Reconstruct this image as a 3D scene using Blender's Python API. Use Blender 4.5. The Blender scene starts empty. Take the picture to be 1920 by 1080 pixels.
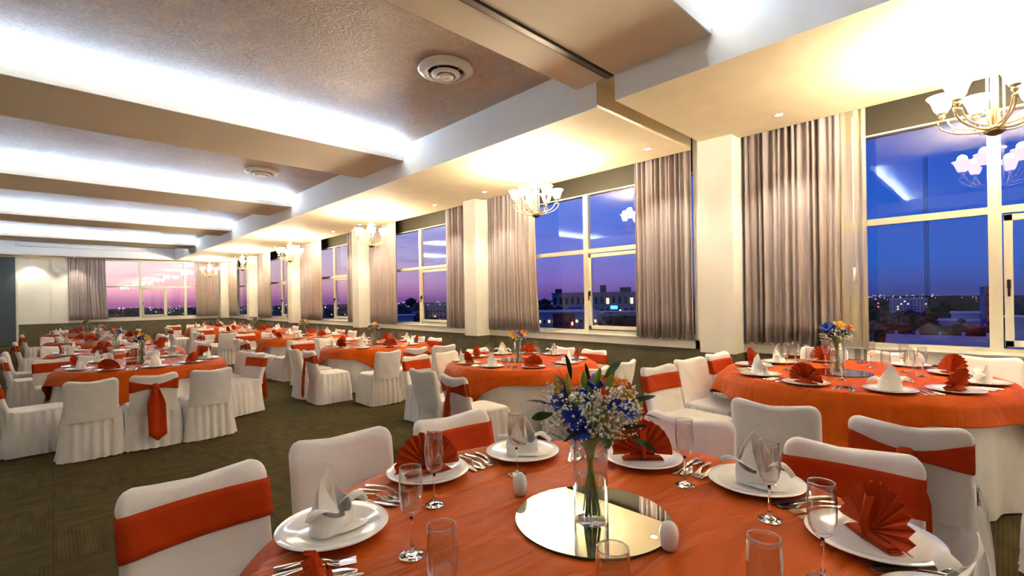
import bpy, bmesh, math, random
from mathutils import Vector, Matrix
R = math.radians
PI = math.pi
random.seed(7)
sc = bpy.context.scene
COL = sc.collection

# ------------------------------------------------------------------ camera
F_PX, YAW, ROLL, SY, H = 893.17, R(44.133), R(-0.909), 19.41, 1.61
FW = Vector((math.sin(YAW), math.cos(YAW), 0))
RT = Vector((math.cos(YAW), -math.sin(YAW), 0))
UPV = Vector((0, 0, 1))
R2 = RT * math.cos(ROLL) + UPV * math.sin(ROLL)
U2 = -RT * math.sin(ROLL) + UPV * math.cos(ROLL)
cd = bpy.data.cameras.new('camera')
cam = bpy.data.objects.new('camera', cd)
COL.objects.link(cam)
cd.sensor_width = 36.0
cd.lens = 36.0 * F_PX / 1920.0
cd.shift_y = SY / 1920.0
cd.clip_start = 0.05
cd.clip_end = 6000
m = Matrix.Identity(4)
for i in range(3):
    m[i][0], m[i][1], m[i][2] = R2[i], U2[i], -FW[i]
m[0][3], m[1][3], m[2][3] = 0, 0, H
cam.matrix_world = m
sc.camera = cam

def proj(p):
    v = Vector(p) - Vector((0, 0, H))
    d = v.dot(FW)
    return 960 + F_PX * v.dot(R2) / d, 540 + SY - F_PX * v.dot(U2) / d, d

# ------------------------------------------------------------------ exposure, sky
sc.view_settings.view_transform = 'Standard'
sc.view_settings.look = 'None'
sc.view_settings.gamma = 1.0
sc.view_settings.use_curve_mapping = False
sc.view_settings.exposure = 0.44
try:
    sc.cycles.max_bounces = 12
    sc.cycles.transparent_max_bounces = 24
    sc.cycles.transmission_bounces = 12
    sc.cycles.sample_clamp_indirect = 0.0
    sc.cycles.caustics_reflective = False
    sc.cycles.caustics_refractive = False
    sc.cycles.use_denoising = True
except Exception:
    pass

def s2l(c):
    return tuple(((x / 255.0) / 12.92 if x / 255.0 <= 0.04045 else ((x / 255.0 + 0.055) / 1.055) ** 2.4) for x in c) + (1.0,)

world = bpy.data.worlds.new('dusk_sky')
sc.world = world
world.use_nodes = True
nt = world.node_tree
nt.nodes.clear()
N = nt.nodes.new
L = nt.links.new
wo = N('ShaderNodeOutputWorld'); bg = N('ShaderNodeBackground'); tc = N('ShaderNodeTexCoord')
nrm = N('ShaderNodeVectorMath'); nrm.operation = 'NORMALIZE'
L(tc.outputs['Generated'], nrm.inputs[0])
sep = N('ShaderNodeSeparateXYZ'); L(nrm.outputs[0], sep.inputs[0])
def ramp(stops, src):
    r = N('ShaderNodeValToRGB'); L(src, r.inputs[0])
    e = r.color_ramp.elements
    while len(e) < len(stops): e.new(0.5)
    for el, (p, c) in zip(e, stops):
        el.position = p; el.color = s2l(c)
    return r
zs_ = N('ShaderNodeMath'); zs_.operation = 'MULTIPLY_ADD'; zs_.inputs[1].default_value = 2.0; zs_.inputs[2].default_value = 0.1
L(sep.outputs[2], zs_.inputs[0])           # 0.1 = horizon
pink = ramp([(0.0, (60, 45, 70)), (0.1, (150, 88, 140)), (0.135, (218, 146, 172)), (0.18, (250, 196, 196)), (0.25, (246, 218, 222)), (0.45, (206, 198, 226)), (1.0, (110, 120, 180))], zs_.outputs[0])
purp = ramp([(0.0, (40, 35, 70)), (0.1, (88, 62, 132)), (0.17, (116, 94, 172)), (0.28, (104, 112, 196)), (0.5, (70, 112, 214)), (1.0, (50, 80, 160))], zs_.outputs[0])
blue = ramp([(0.0, (20, 25, 60)), (0.1, (42, 58, 126)), (0.2, (30, 82, 172)), (0.45, (24, 82, 186)), (1.0, (22, 54, 130))], zs_.outputs[0])
az = N('ShaderNodeMath'); az.operation = 'ARCTAN2'
L(sep.outputs[0], az.inputs[0]); L(sep.outputs[1], az.inputs[1])   # 0 = +y, +pi/2 = +x
aa = N('ShaderNodeMath'); aa.operation = 'ABSOLUTE'; L(az.outputs[0], aa.inputs[0])
def mr(a, b):
    n = N('ShaderNodeMapRange'); n.interpolation_type = 'SMOOTHSTEP'
    L(aa.outputs[0], n.inputs[0]); n.inputs[1].default_value = a; n.inputs[2].default_value = b
    return n
m1 = N('ShaderNodeMixRGB'); m2 = N('ShaderNodeMixRGB')
L(mr(R(4), R(50)).outputs[0], m1.inputs[0]); L(pink.outputs[0], m1.inputs[1]); L(purp.outputs[0], m1.inputs[2])
L(mr(R(50), R(76)).outputs[0], m2.inputs[0]); L(m1.outputs[0], m2.inputs[1]); L(blue.outputs[0], m2.inputs[2])
cl = N('ShaderNodeTexNoise'); cl.inputs['Scale'].default_value = 5; cl.inputs['Detail'].default_value = 5
cm = N('ShaderNodeMapping'); cm.inputs['Scale'].default_value = (1, 1, 14)
L(nrm.outputs[0], cm.inputs[0]); L(cm.outputs[0], cl.inputs[0])
cr = N('ShaderNodeMapRange'); L(cl.outputs[0], cr.inputs[0]); cr.inputs[1].default_value = 0.58; cr.inputs[2].default_value = 0.75; cr.inputs[4].default_value = 0.35
m3 = N('ShaderNodeMixRGB'); L(cr.outputs[0], m3.inputs[0]); L(m2.outputs[0], m3.inputs[1]); m3.inputs[2].default_value = s2l((90, 78, 150))
L(m3.outputs[0], bg.inputs[0]); bg.inputs[1].default_value = 0.95
L(bg.outputs[0], wo.inputs[0])

# ------------------------------------------------------------------ materials
def mat(name, col, rough=0.6, metal=0.0, spec=0.5, **k):
    M_ = bpy.data.materials.new(name); M_.use_nodes = True
    b = M_.node_tree.nodes['Principled BSDF']
    b.inputs['Base Color'].default_value = s2l(col) if max(col) > 1.01 else tuple(col) + (1,)
    b.inputs['Roughness'].default_value = rough
    b.inputs['Metallic'].default_value = metal
    b.inputs['Specular IOR Level'].default_value = spec
    for kk, v in k.items():
        b.inputs[kk.replace('_', ' ')].default_value = v
    return M_
def nodes(M_):
    t = M_.node_tree
    return t, t.nodes['Principled BSDF'], t.nodes.new, t.links.new
def noisy(M_, scale, c1, c2, bump=0.0, bscale=None, stretch=(1, 1, 1), detail=4, dist=0.01):
    t, b, n, l = nodes(M_)
    co = n('ShaderNodeTexCoord'); mp = n('ShaderNodeMapping'); mp.inputs['Scale'].default_value = stretch
    l(co.outputs['Object'], mp.inputs[0])
    no = n('ShaderNodeTexNoise'); no.inputs['Scale'].default_value = scale; no.inputs['Detail'].default_value = detail
    l(mp.outputs[0], no.inputs['Vector'])
    mx = n('ShaderNodeValToRGB'); l(no.outputs[0], mx.inputs[0])
    mx.color_ramp.elements[0].position = 0.3; mx.color_ramp.elements[1].position = 0.7
    mx.color_ramp.elements[0].color = s2l(c1); mx.color_ramp.elements[1].color = s2l(c2)
    l(mx.outputs[0], b.inputs['Base Color'])
    if bump:
        n2 = n('ShaderNodeTexNoise'); n2.inputs['Scale'].default_value = bscale or scale; n2.inputs['Detail'].default_value = detail
        l(mp.outputs[0], n2.inputs['Vector'])
        bp = n('ShaderNodeBump'); bp.inputs['Strength'].default_value = bump; bp.inputs['Distance'].default_value = dist
        l(n2.outputs[0], bp.inputs['Height']); l(bp.outputs[0], b.inputs['Normal'])
    return M_
def emis(name, col, strength):
    M_ = bpy.data.materials.new(name); M_.use_nodes = True
    t = M_.node_tree; t.nodes.clear()
    o = t.nodes.new('ShaderNodeOutputMaterial'); e = t.nodes.new('ShaderNodeEmission')
    e.inputs[0].default_value = s2l(col); e.inputs[1].default_value = strength
    t.links.new(e.outputs[0], o.inputs[0])
    return M_

WARM = (255, 214, 150)
M = {}
M['cream'] = noisy(mat('cream_plaster', (232, 231, 224), 0.75), 3, (229, 228, 220), (235, 234, 228), 0.05, 60)
M['soffit'] = noisy(mat('soffit_plaster', (226, 210, 176), 0.75), 3, (222, 206, 170), (230, 214, 180), 0.04, 60)
M['white_plaster'] = mat('white_plaster', (238, 239, 238), 0.7)
M['beam_under'] = mat('beam_plaster', (228, 214, 188), 0.7)
M['olive'] = noisy(mat('olive_wainscot', (96, 90, 66), 0.55), 4, (90, 84, 62), (104, 98, 72), 0.04, 80)
M['olive_dark'] = mat('olive_cap', (78, 73, 54), 0.45)
M['teal'] = mat('slate_panel', (78, 92, 104), 0.6)
M['frame'] = mat('window_frame_paint', (218, 217, 204), 0.35)
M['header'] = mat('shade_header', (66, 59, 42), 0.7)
M['black_metal'] = mat('black_metal', (26, 22, 18), 0.35, 0.6)
M['chrome'] = mat('cutlery_steel', (214, 212, 206), 0.14, 1.0)
M['ceramic'] = mat('white_porcelain', (240, 240, 238), 0.12, Coat_Weight=0.3)
M['mirror'] = mat('mirror_silver', (232, 234, 226), 0.01, 1.0)
M['mirror_edge'] = mat('mirror_glass_edge', (60, 92, 72), 0.1)
M['nickel'] = mat('brushed_nickel', (222, 208, 176), 0.28, 0.75)
M['bronze'] = mat('dark_bronze', (112, 92, 62), 0.35, 0.7)
M['metal_track'] = mat('steel_track', (120, 104, 82), 0.4, 0.6)
M['track_dark'] = mat('track_slot', (30, 24, 18), 0.6)
M['vent_white'] = mat('vent_enamel', (232, 228, 218), 0.25)
M['vent_dark'] = mat('vent_inside', (46, 36, 24), 0.6)
M['plastic'] = mat('white_plastic', (226, 230, 232), 0.4)
M['rail_grey'] = mat('grey_rail', (196, 196, 198), 0.4, 0.3)

# swirled stucco on the ceiling coffers
def stucco():
    M_ = mat('brown_stucco', (150, 128, 108), 0.42, spec=0.5)
    t, b, n, l = nodes(M_)
    co = n('ShaderNodeTexCoord')
    n1 = n('ShaderNodeTexNoise'); n1.inputs['Scale'].default_value = 1.3; n1.inputs['Detail'].default_value = 6
    n1.inputs['Distortion'].default_value = 1.4
    n2 = n('ShaderNodeTexNoise'); n2.inputs['Scale'].default_value = 9; n2.inputs['Detail'].default_value = 8
    n2.inputs['Distortion'].default_value = 3.0
    for x in (n1, n2): l(co.outputs['Object'], x.inputs['Vector'])
    r1 = n('ShaderNodeValToRGB'); l(n1.outputs[0], r1.inputs[0])
    r1.color_ramp.elements[0].position = 0.35; r1.color_ramp.elements[0].color = s2l((192, 172, 150))
    r1.color_ramp.elements[1].position = 0.65; r1.color_ramp.elements[1].color = s2l((204, 185, 160))
    r2 = n('ShaderNodeValToRGB'); l(n2.outputs[0], r2.inputs[0])
    r2.color_ramp.elements[0].position = 0.42; r2.color_ramp.elements[0].color = (0.88, 0.86, 0.86, 1)
    r2.color_ramp.elements[1].position = 0.6; r2.color_ramp.elements[1].color = (1.06, 1.06, 1.06, 1)
    mx = n('ShaderNodeMixRGB'); mx.blend_type = 'MULTIPLY'; mx.inputs[0].default_value = 1
    l(r1.outputs[0], mx.inputs[1]); l(r2.outputs[0], mx.inputs[2]); l(mx.outputs[0], b.inputs['Base Color'])
    bp = n('ShaderNodeBump'); bp.inputs['Strength'].default_value = 0.55; bp.inputs['Distance'].default_value = 0.01
    l(n2.outputs[0], bp.inputs['Height']); l(bp.outputs[0], b.inputs['Normal'])
    return M_
M['stucco'] = stucco()

def carpet(name, along_x):
    M_ = mat(name, (84, 76, 50), 0.95, spec=0.1)
    t, b, n, l = nodes(M_)
    co = n('ShaderNodeTexCoord'); gm = n('ShaderNodeNewGeometry')
    sp = n('ShaderNodeSeparateXYZ'); l(gm.outputs['Position'], sp.inputs[0])
    w = n('ShaderNodeMath'); w.operation = 'MULTIPLY'; w.inputs[1].default_value = 2 * PI / 0.020
    l(sp.outputs[0 if along_x else 1], w.inputs[0])
    s = n('ShaderNodeMath'); s.operation = 'SINE'; l(w.outputs[0], s.inputs[0])
    no = n('ShaderNodeTexNoise'); no.inputs['Scale'].default_value = 14; no.inputs['Detail'].default_value = 8
    mp = n('ShaderNodeMapping'); mp.inputs['Scale'].default_value = (1, 0.25, 1) if along_x else (0.25, 1, 1)
    l(gm.outputs['Position'], mp.inputs[0]); l(mp.outputs[0], no.inputs['Vector'])
    ad = n('ShaderNodeMath'); ad.operation = 'MULTIPLY_ADD'; ad.inputs[1].default_value = 0.10
    l(s.outputs[0], ad.inputs[0]); l(no.outputs[0], ad.inputs[2])
    r = n('ShaderNodeValToRGB'); l(ad.outputs[0], r.inputs[0])
    r.color_ramp.elements[0].position = 0.30; r.color_ramp.elements[0].color = s2l((68, 61, 38))
    r.color_ramp.elements[1].position = 0.72; r.color_ramp.elements[1].color = s2l((94, 84, 54))
    l(r.outputs[0], b.inputs['Base Color'])
    bp = n('ShaderNodeBump'); bp.inputs['Strength'].default_value = 0.5; bp.inputs['Distance'].default_value = 0.004
    l(ad.outputs[0], bp.inputs['Height']); l(bp.outputs[0], b.inputs['Normal'])
    return M_
M['carpet_a'] = carpet('ribbed_carpet_lengthwise', True)
M['carpet_b'] = carpet('ribbed_carpet_crosswise', False)

def cloth(name, c1, c2, wr=0.25, sheen=0.2, rough=0.75, wscale=2.2):
    M_ = mat(name, c1, rough, spec=0.12 if 'orange' in name else 0.25)
    t, b, n, l = nodes(M_)
    b.inputs['Sheen Weight'].default_value = sheen
    co = n('ShaderNodeTexCoord')
    no = n('ShaderNodeTexNoise'); no.inputs['Scale'].default_value = wscale; no.inputs['Detail'].default_value = 3; no.inputs['Distortion'].default_value = 0.8
    mp = n('ShaderNodeMapping'); mp.inputs['Scale'].default_value = (1, 3.2, 1); mp.inputs['Rotation'].default_value = (0, 0, 0.7)
    l(co.outputs['Object'], mp.inputs[0]); l(mp.outputs[0], no.inputs['Vector'])
    r = n('ShaderNodeValToRGB'); l(no.outputs[0], r.inputs[0])
    r.color_ramp.elements[0].color = s2l(c1); r.color_ramp.elements[1].color = s2l(c2)
    r.color_ramp.elements[0].position = 0.35; r.color_ramp.elements[1].position = 0.65
    l(r.outputs[0], b.inputs['Base Color'])
    wv = n('ShaderNodeTexNoise'); wv.inputs['Scale'].default_value = 900
    l(co.outputs['Object'], wv.inputs['Vector'])
    b1 = n('ShaderNodeBump'); b1.inputs['Strength'].default_value = wr; b1.inputs['Distance'].default_value = 0.06
    l(no.outputs[0], b1.inputs['Height'])
    b2 = n('ShaderNodeBump'); b2.inputs['Strength'].default_value = 0.12; b2.inputs['Distance'].default_value = 0.001
    l(wv.outputs[0], b2.inputs['Height']); l(b1.outputs[0], b2.inputs['Normal']); l(b2.outputs[0], b.inputs['Normal'])
    return M_
M['white_cloth'] = cloth('white_polyester', (236, 235, 236), (241, 240, 241), 0.15, 0.2, 0.8, 5)
M['white_table'] = cloth('white_table_linen', (234, 232, 228), (239, 237, 234), 0.12, 0.2, 0.8, 4)
M['orange'] = cloth('orange_table_satin', (194, 78, 6), (204, 86, 8), 0.5, 0.02, 0.5, 2.6)
M['sash'] = cloth('orange_sash_fabric', (184, 58, 12), (192, 64, 14), 0.2, 0.02, 0.6, 6)
M['napkin_orange'] = cloth('orange_napkin_fabric', (174, 56, 12), (182, 63, 15), 0.08, 0.02, 0.7, 10)
M['napkin_white'] = cloth('white_napkin_linen', (238, 236, 232), (242, 241, 238), 0.08, 0.15, 0.7, 10)
M['curtain'] = cloth('taupe_curtain_fabric', (166, 155, 154), (174, 163, 162), 0.05, 0.1, 0.6, 4)

def glass(name, tint=(1, 1, 1), ior=1.45, rough=0.0):
    M_ = bpy.data.materials.new(name); M_.use_nodes = True
    b = M_.node_tree.nodes['Principled BSDF']
    b.inputs['Base Color'].default_value = tint + (1,)
    b.inputs['Transmission Weight'].default_value = 1.0
    b.inputs['IOR'].default_value = ior
    b.inputs['Roughness'].default_value = rough
    return M_
def thin_glass(name, refl=1.0, tint=(1, 1, 1), ior=1.5):
    M_ = bpy.data.materials.new(name); M_.use_nodes = True
    t = M_.node_tree; t.nodes.clear(); n = t.nodes.new; l = t.links.new
    o = n('ShaderNodeOutputMaterial'); mx = n('ShaderNodeMixShader'); tr = n('ShaderNodeBsdfTransparent'); gl = n('ShaderNodeBsdfGlossy')
    gl.inputs['Roughness'].default_value = 0.0; tr.inputs[0].default_value = tint + (1,)
    fr = n('ShaderNodeFresnel'); fr.inputs[0].default_value = ior
    k = n('ShaderNodeMath'); k.operation = 'MULTIPLY'; k.inputs[1].default_value = refl; k.use_clamp = True
    geo = n('ShaderNodeNewGeometry'); ir = n('ShaderNodeMix'); ir.data_type = 'FLOAT'
    ir.inputs[2].default_value = ior; ir.inputs[3].default_value = 1.0 / ior
    l(geo.outputs['Backfacing'], ir.inputs[0]); l(ir.outputs[0], fr.inputs[0])
    l(fr.outputs[0], k.inputs[0]); l(k.outputs[0], mx.inputs[0]); l(tr.outputs[0], mx.inputs[1]); l(gl.outputs[0], mx.inputs[2]); l(mx.outputs[0], o.inputs[0])
    return M_
M['pane'] = thin_glass('window_glass', 1.1)
M['glassware'] = thin_glass('clear_glassware', 2.4, (0.975, 0.975, 0.975))
M['glass_solid'] = glass('solid_clear_glass', (1, 1, 1), 1.45)
def sheer():
    M_ = bpy.data.materials.new('sheer_voile'); M_.use_nodes = True
    t = M_.node_tree; t.nodes.clear(); n = t.nodes.new; l = t.links.new
    o = n('ShaderNodeOutputMaterial'); mx = n('ShaderNodeMixShader'); tr = n('ShaderNodeBsdfTransparent'); df = n('ShaderNodeBsdfDiffuse')
    mx.inputs[0].default_value = 0.55; df.inputs[0].default_value = s2l((206, 196, 170))
    l(tr.outputs[0], mx.inputs[1]); l(df.outputs[0], mx.inputs[2]); l(mx.outputs[0], o.inputs[0])
    return M_
M['sheer'] = sheer()
M['cove'] = emis('cool_led_strip', (190, 218, 255), 105.0)
M['bowl'] = emis('glowing_frosted_bowl', (255, 226, 172), 11.0)
M['spot'] = emis('warm_downlight_lens', (255, 232, 190), 25.0)
M['leaf'] = noisy(mat('green_leaf', (38, 92, 30), 0.45), 30, (26, 70, 26), (58, 116, 40))
M['leaf_dark'] = mat('dark_leaf', (24, 52, 40), 0.5)
M['stem'] = noisy(mat('green_stem', (120, 150, 50), 0.5), 20, (96, 134, 44), (156, 172, 70))
M['bud_green'] = mat('green_bud', (120, 148, 48), 0.5)
M['bud_yellow'] = mat('yellow_bud', (176, 158, 44), 0.5)
M['blue_petal'] = noisy(mat('blue_petal', (24, 60, 190), 0.5), 40, (12, 34, 150), (34, 84, 214))
M['orange_petal'] = noisy(mat('orange_petal', (236, 140, 20), 0.5), 40, (226, 118, 14), (246, 160, 34))
M['yellow_petal'] = noisy(mat('yellow_petal', (240, 190, 30), 0.5), 40, (232, 170, 20), (246, 206, 60))
M['gyp'] = mat('white_tiny_flower', (240, 238, 224), 0.7)
M['gyp_stem'] = mat('fine_green_stem', (110, 128, 78), 0.6)

# ------------------------------------------------------------------ mesh helpers
class MB:
    def __init__(s): s.v = []; s.f = []; s.mi = []
    def add(s, vs, fs, mi=0):
        o = len(s.v); s.v += [tuple(p) for p in vs]; s.f += [tuple(i + o for i in f) for f in fs]; s.mi += [mi] * len(fs); return s
    def box(s, x0, x1, y0, y1, z0, z1, mi=0):
        v = [(x, y, z) for z in (z0, z1) for y in (y0, y1) for x in (x0, x1)]
        return s.add(v, [(0, 2, 3, 1), (4, 5, 7, 6), (0, 1, 5, 4), (2, 6, 7, 3), (0, 4, 6, 2), (1, 3, 7, 5)], mi)
    def grid(s, P, closed_u=False, mi=0):
        # P: list of rows (lists of points)
        nr, nc = len(P), len(P[0]); vs = [p for r in P for p in r]; fs = []
        for i in range(nr - 1):
            for j in range(nc if closed_u else nc - 1):
                k = (j + 1) % nc
                fs.append((i * nc + j, i * nc + k, (i + 1) * nc + k, (i + 1) * nc + j))
        return s.add(vs, fs, mi)
    def lathe(s, prof, n=24, c=(0, 0, 0), mi=0, cap=False):
        rows = [[(c[0] + r * math.cos(2 * PI * k / n), c[1] + r * math.sin(2 * PI * k / n), c[2] + z) for k in range(n)] for r, z in prof]
        o = len(s.v); s.grid(rows, True, mi)
        if cap:
            s.f.append(tuple(o + k for k in reversed(range(n)))); s.mi.append(mi)
            s.f.append(tuple(o + (len(prof) - 1) * n + k for k in range(n))); s.mi.append(mi)
        return s
    def tube(s, pts, r, n=6, mi=0, cap=True, flat=1.0):
        pts = [Vector(p) for p in pts]; rows = []
        for i, p in enumerate(pts):
            t = (pts[min(i + 1, len(pts) - 1)] - pts[max(i - 1, 0)]).normalized()
            ref = Vector((0, 0, 1)) if abs(t.z) < 0.95 else Vector((1, 0, 0))
            a = t.cross(ref).normalized(); b = a.cross(t).normalized()
            rr = r[i] if isinstance(r, (list, tuple)) else r
            rows.append([p + a * (rr * math.cos(2 * PI * k / n)) + b * (rr * flat * math.sin(2 * PI * k / n)) for k in range(n)])
        o = len(s.v); s.grid(rows, True, mi)
        if cap:
            s.f.append(tuple(o + k for k in range(n))); s.mi.append(mi)
            s.f.append(tuple(o + (len(rows) - 1) * n + k for k in reversed(range(n)))); s.mi.append(mi)
        return s
    def mesh(s, name, mats, smooth=True, thick=0.0, bevel=0.0, bseg=2, auto=None):
        me = bpy.data.meshes.new(name); me.from_pydata(s.v, [], s.f)
        mats = mats if isinstance(mats, (list, tuple)) else [mats]
        for mt in mats: me.materials.append(mt)
        me.polygons.foreach_set('material_index', s.mi)
        bm = bmesh.new(); bm.from_mesh(me)
        if thick:
            bmesh.ops.recalc_face_normals(bm, faces=bm.faces)
            bmesh.ops.solidify(bm, geom=bm.faces[:], thickness=thick)
        if bevel:
            bmesh.ops.bevel(bm, geom=[e for e in bm.edges if len(e.link_faces) == 2 and e.calc_face_angle(0) > 0.5], offset=bevel, segments=bseg, affect='EDGES', profile=0.5)
        bmesh.ops.recalc_face_normals(bm, faces=bm.faces)
        bm.to_mesh(me); bm.free()
        if smooth:
            me.polygons.foreach_set('use_smooth', [True] * len(me.polygons))
            if auto is not None:
                try: me.set_sharp_from_angle(angle=R(auto))
                except Exception: pass
        me.update()
        return me
def obj(name, me, parent=None, loc=None, rz=None):
    o = bpy.data.objects.new(name, me); COL.objects.link(o)
    if parent is not None: o.parent = parent
    if loc is not None: o.location = loc
    if rz is not None: o.rotation_euler = (0, 0, rz)
    return o
def tag(o, label, cat, group=None, kind=None):
    if label: o['label'] = label
    if cat: o['category'] = cat
    if group: o['group'] = group
    if kind: o['kind'] = kind
    return o
def thing(name, label, cat, loc=(0, 0, 0), rz=0, group=None):
    o = bpy.data.objects.new(name, None); COL.objects.link(o)
    o.location = loc; o.rotation_euler = (0, 0, rz); o.empty_display_size = 0.1
    return tag(o, label, cat, group)
def struct(name, mb, mt, parent=None, smooth=False, **k):
    o = obj(name, mb.mesh(name, mt, smooth, **k), parent)
    if parent is None: o['kind'] = 'structure'
    return o
def dup(o, parent=None):
    c = o.copy(); COL.objects.link(c)
    if parent is not None: c.parent = parent
    for ch in list(o.children): dup(ch, c)
    return c
ORD = ['first', 'second', 'third', 'fourth', 'fifth', 'sixth', 'seventh', 'eighth', 'ninth', 'tenth', 'eleventh', 'twelfth', 'thirteenth']

# ------------------------------------------------------------------ room shell
XW, XC, XF, XS = 6.60, 6.255, 4.267, 6.50
XG = 6.93
YD, YE = 28.09, 27.12
ZS, ZB, ZL, ZT, ZW = 3.66, 3.932, 4.03, 4.18, 0.85
XL, YN = -3.6, -7.5
NZ, STEP = 0.19, 2.92
COLS = [(-2.75, -2.3), (2.387, 2.837), (7.487, 7.882), (12.66, 13.04), (17.84, 18.22), (22.92, 23.30), (27.71, 28.09)]
BEAMS = [(-3.4, -1.9), (1.777, 3.30), (6.935, 8.456), (12.10, 13.71), (17.38, 18.86), (22.69, 24.09)]

fl = struct('floor', MB().box(XL, 7.1, STEP, YD + 0.3, -0.2, -0.006), M['carpet_a'])
tm = {}
T_ = 0.60
for k, key in ((0, 'carpet_a'), (1, 'carpet_b')):
    tm[k] = MB().box(0.0012, T_ - 0.0012, 0.0012, T_ - 0.0012, -0.006, 0.0).mesh('carpet_tile', M[key], False, bevel=0.0015, bseg=1)
cnt = 0
for j in range(26):
    for i in range(-3, 8):
        x0, y0 = i * T_, STEP + 0.03 + j * T_
        px, py, d = proj((x0 + 0.3, y0 + 0.3, 0))
        if d < 1 or px < -60 or px > 1250 or cnt > 292: continue
        if cnt <= 292:
            o = obj('carpet_tile', tm[(i + j) % 2], fl, (x0, y0, 0)); cnt += 1
sb = MB().box(XL, 7.1, YN, STEP, -0.2, NZ)
struct('trim_1', sb, M['carpet_b'])      # raised near platform
bpy.data.objects['trim_1']['label'] = 'raised carpeted platform under the near tables'

cb = MB().box(XL, XF + 0.3, YN, YD + 0.2, ZT, ZT + 0.1)
struct('ceiling', cb, M['stucco'])
# beams (ceiling children): underside, lip with trough and the light strip
for i, (a, b) in enumerate(BEAMS):
    mb = MB().box(XL, XF - 0.008, a + 0.019, b, ZB, ZB + 0.02, 1).box(XL, XF - 0.008, a + 0.16, b, ZB + 0.02, ZT, 0).box(XL, XF - 0.008, a, a + 0.018, ZB, ZL, 0)
    o = struct('trim_%d' % (i + 2), mb, [M['white_plaster'], M['beam_under']])
    o['label'] = 'plastered ceiling beam with a light trough along its near edge'
    s = MB().box(XL + 0.05, XF - 0.05, a + 0.045, a + 0.080, ZL - 0.030, ZL - 0.006)
    st = obj('cove_light', s.mesh('cove_light', M['cove'], False))
    nm = ['behind the photographer', 'over the partition track', 'nearest to the photographer', 'second from the photographer', 'third from the photographer', 'farthest from the photographer']
    tag(st, 'cool white light strip in the trough of the ceiling beam ' + nm[i], 'light strip', 'cove light strips in the ceiling beams')
b = BEAMS[-1][1]  # hidden ledge and strip, added to brighten the far fascia
struct('trim_13', MB().box(XL, XF - 0.008, b, b + 0.09, ZL - 0.05, ZL - 0.035).box(XL, XF - 0.008, b + 0.075, b + 0.09, ZL - 0.035, ZL), M['white_plaster'])
st = obj('cove_light', MB().box(XL + 0.05, XF - 0.05, b + 0.02, b + 0.055, ZL - 0.034, ZL - 0.012).mesh('cove_light', M['cove'], False))
tag(st, 'added hidden light strip on the far side of the last ceiling beam', 'light strip', 'cove light strips in the ceiling beams')
# window-side soffit in two runs with the partition slot between
mb = MB().box(XF, XS, YN, 2.80, ZS, ZT + 0.1, 0).box(XF, XS, 3.036, YD + 0.2, ZS, ZT + 0.1, 0).box(XF, XS, 2.80, 3.036, ZB, ZT + 0.1, 0)
# vertical fascia faces facing the room are white
mb.box(XF - 0.006, XF, YN, 2.80, ZS, ZT, 1).box(XF - 0.006, XF, 3.036, YE, ZS, ZT, 1)
mb.box(XF, XF + 0.9, 3.030, 3.036, ZS, ZS + 0.03, 1)
struct('trim_8', mb, [M['soffit'], M['white_plaster']])
bpy.data.objects['trim_8']['label'] = 'cream soffit running above the windows'
mb = MB().box(XL, XF, YE, YD + 0.2, ZS, ZT + 0.1, 0).box(XL, XF, YE - 0.006, YE, ZS, ZT, 1)
struct('trim_9', mb, [M['soffit'], M['white_plaster']])
bpy.data.objects['trim_9']['label'] = 'soffit along the far wall'
mb = MB().box(XL, -1.9, YN, YE - 0.01, ZS, ZS + 0.3, 0)
struct('trim_10', mb, M['white_plaster'])
# partition track
t = thing('partition_track', 'metal sliding partition track set in the ceiling beam at upper right', 'track', (0, 2.86, 0))
obj('rail_cover', MB().box(XL, XF + 0.0, -0.028, 0.028, ZB - 0.014, ZB - 0.001).mesh('rail_cover', M['metal_track'], False), t)
for s in (-1, 1):
    obj('rail_slot', MB().box(XL, XF, s * 0.04 - 0.011, s * 0.04 + 0.011, ZB - 0.006, ZB - 0.001).mesh('rail_slot', M['track_dark'], False), t)

# walls
def wall_window():
    w = MB(); o = MB(); c = MB()
    prev = YN
    for (a, b) in COLS:
        # bay
        if a > prev:
            w.box(XW, 7.10, prev, a, ZW, 0.975, 0)                   # white band under the sill
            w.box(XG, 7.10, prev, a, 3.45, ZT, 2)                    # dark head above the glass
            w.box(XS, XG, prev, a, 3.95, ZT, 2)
            o.box(XW, 7.10, prev, a, -0.1, ZW, 0)
            o.box(XW - 0.012, XW, prev, a, ZW - 0.035, ZW, 1)
            if prev > 0 and prev < 3: pass
        w.box(XC, 7.10, a, b, ZW, ZS + 0.25 if a > 0 else ZS, 0)
        o.box(XC, 7.10, a, b, -0.1, ZW, 0)
        o.box(XC - 0.012, XC, a - 0.012, b + 0.012, ZW - 0.035, ZW, 1)
        prev = b
    w.box(XW, 7.10, 2.837, 3.06, ZW, ZB, 0)
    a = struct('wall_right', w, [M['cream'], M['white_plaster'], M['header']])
    b_ = struct('baseboard_right', o, [M['olive'], M['olive_dark']])
    b_['label'] = 'olive painted wainscot below the windows'
wall_window()
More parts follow.
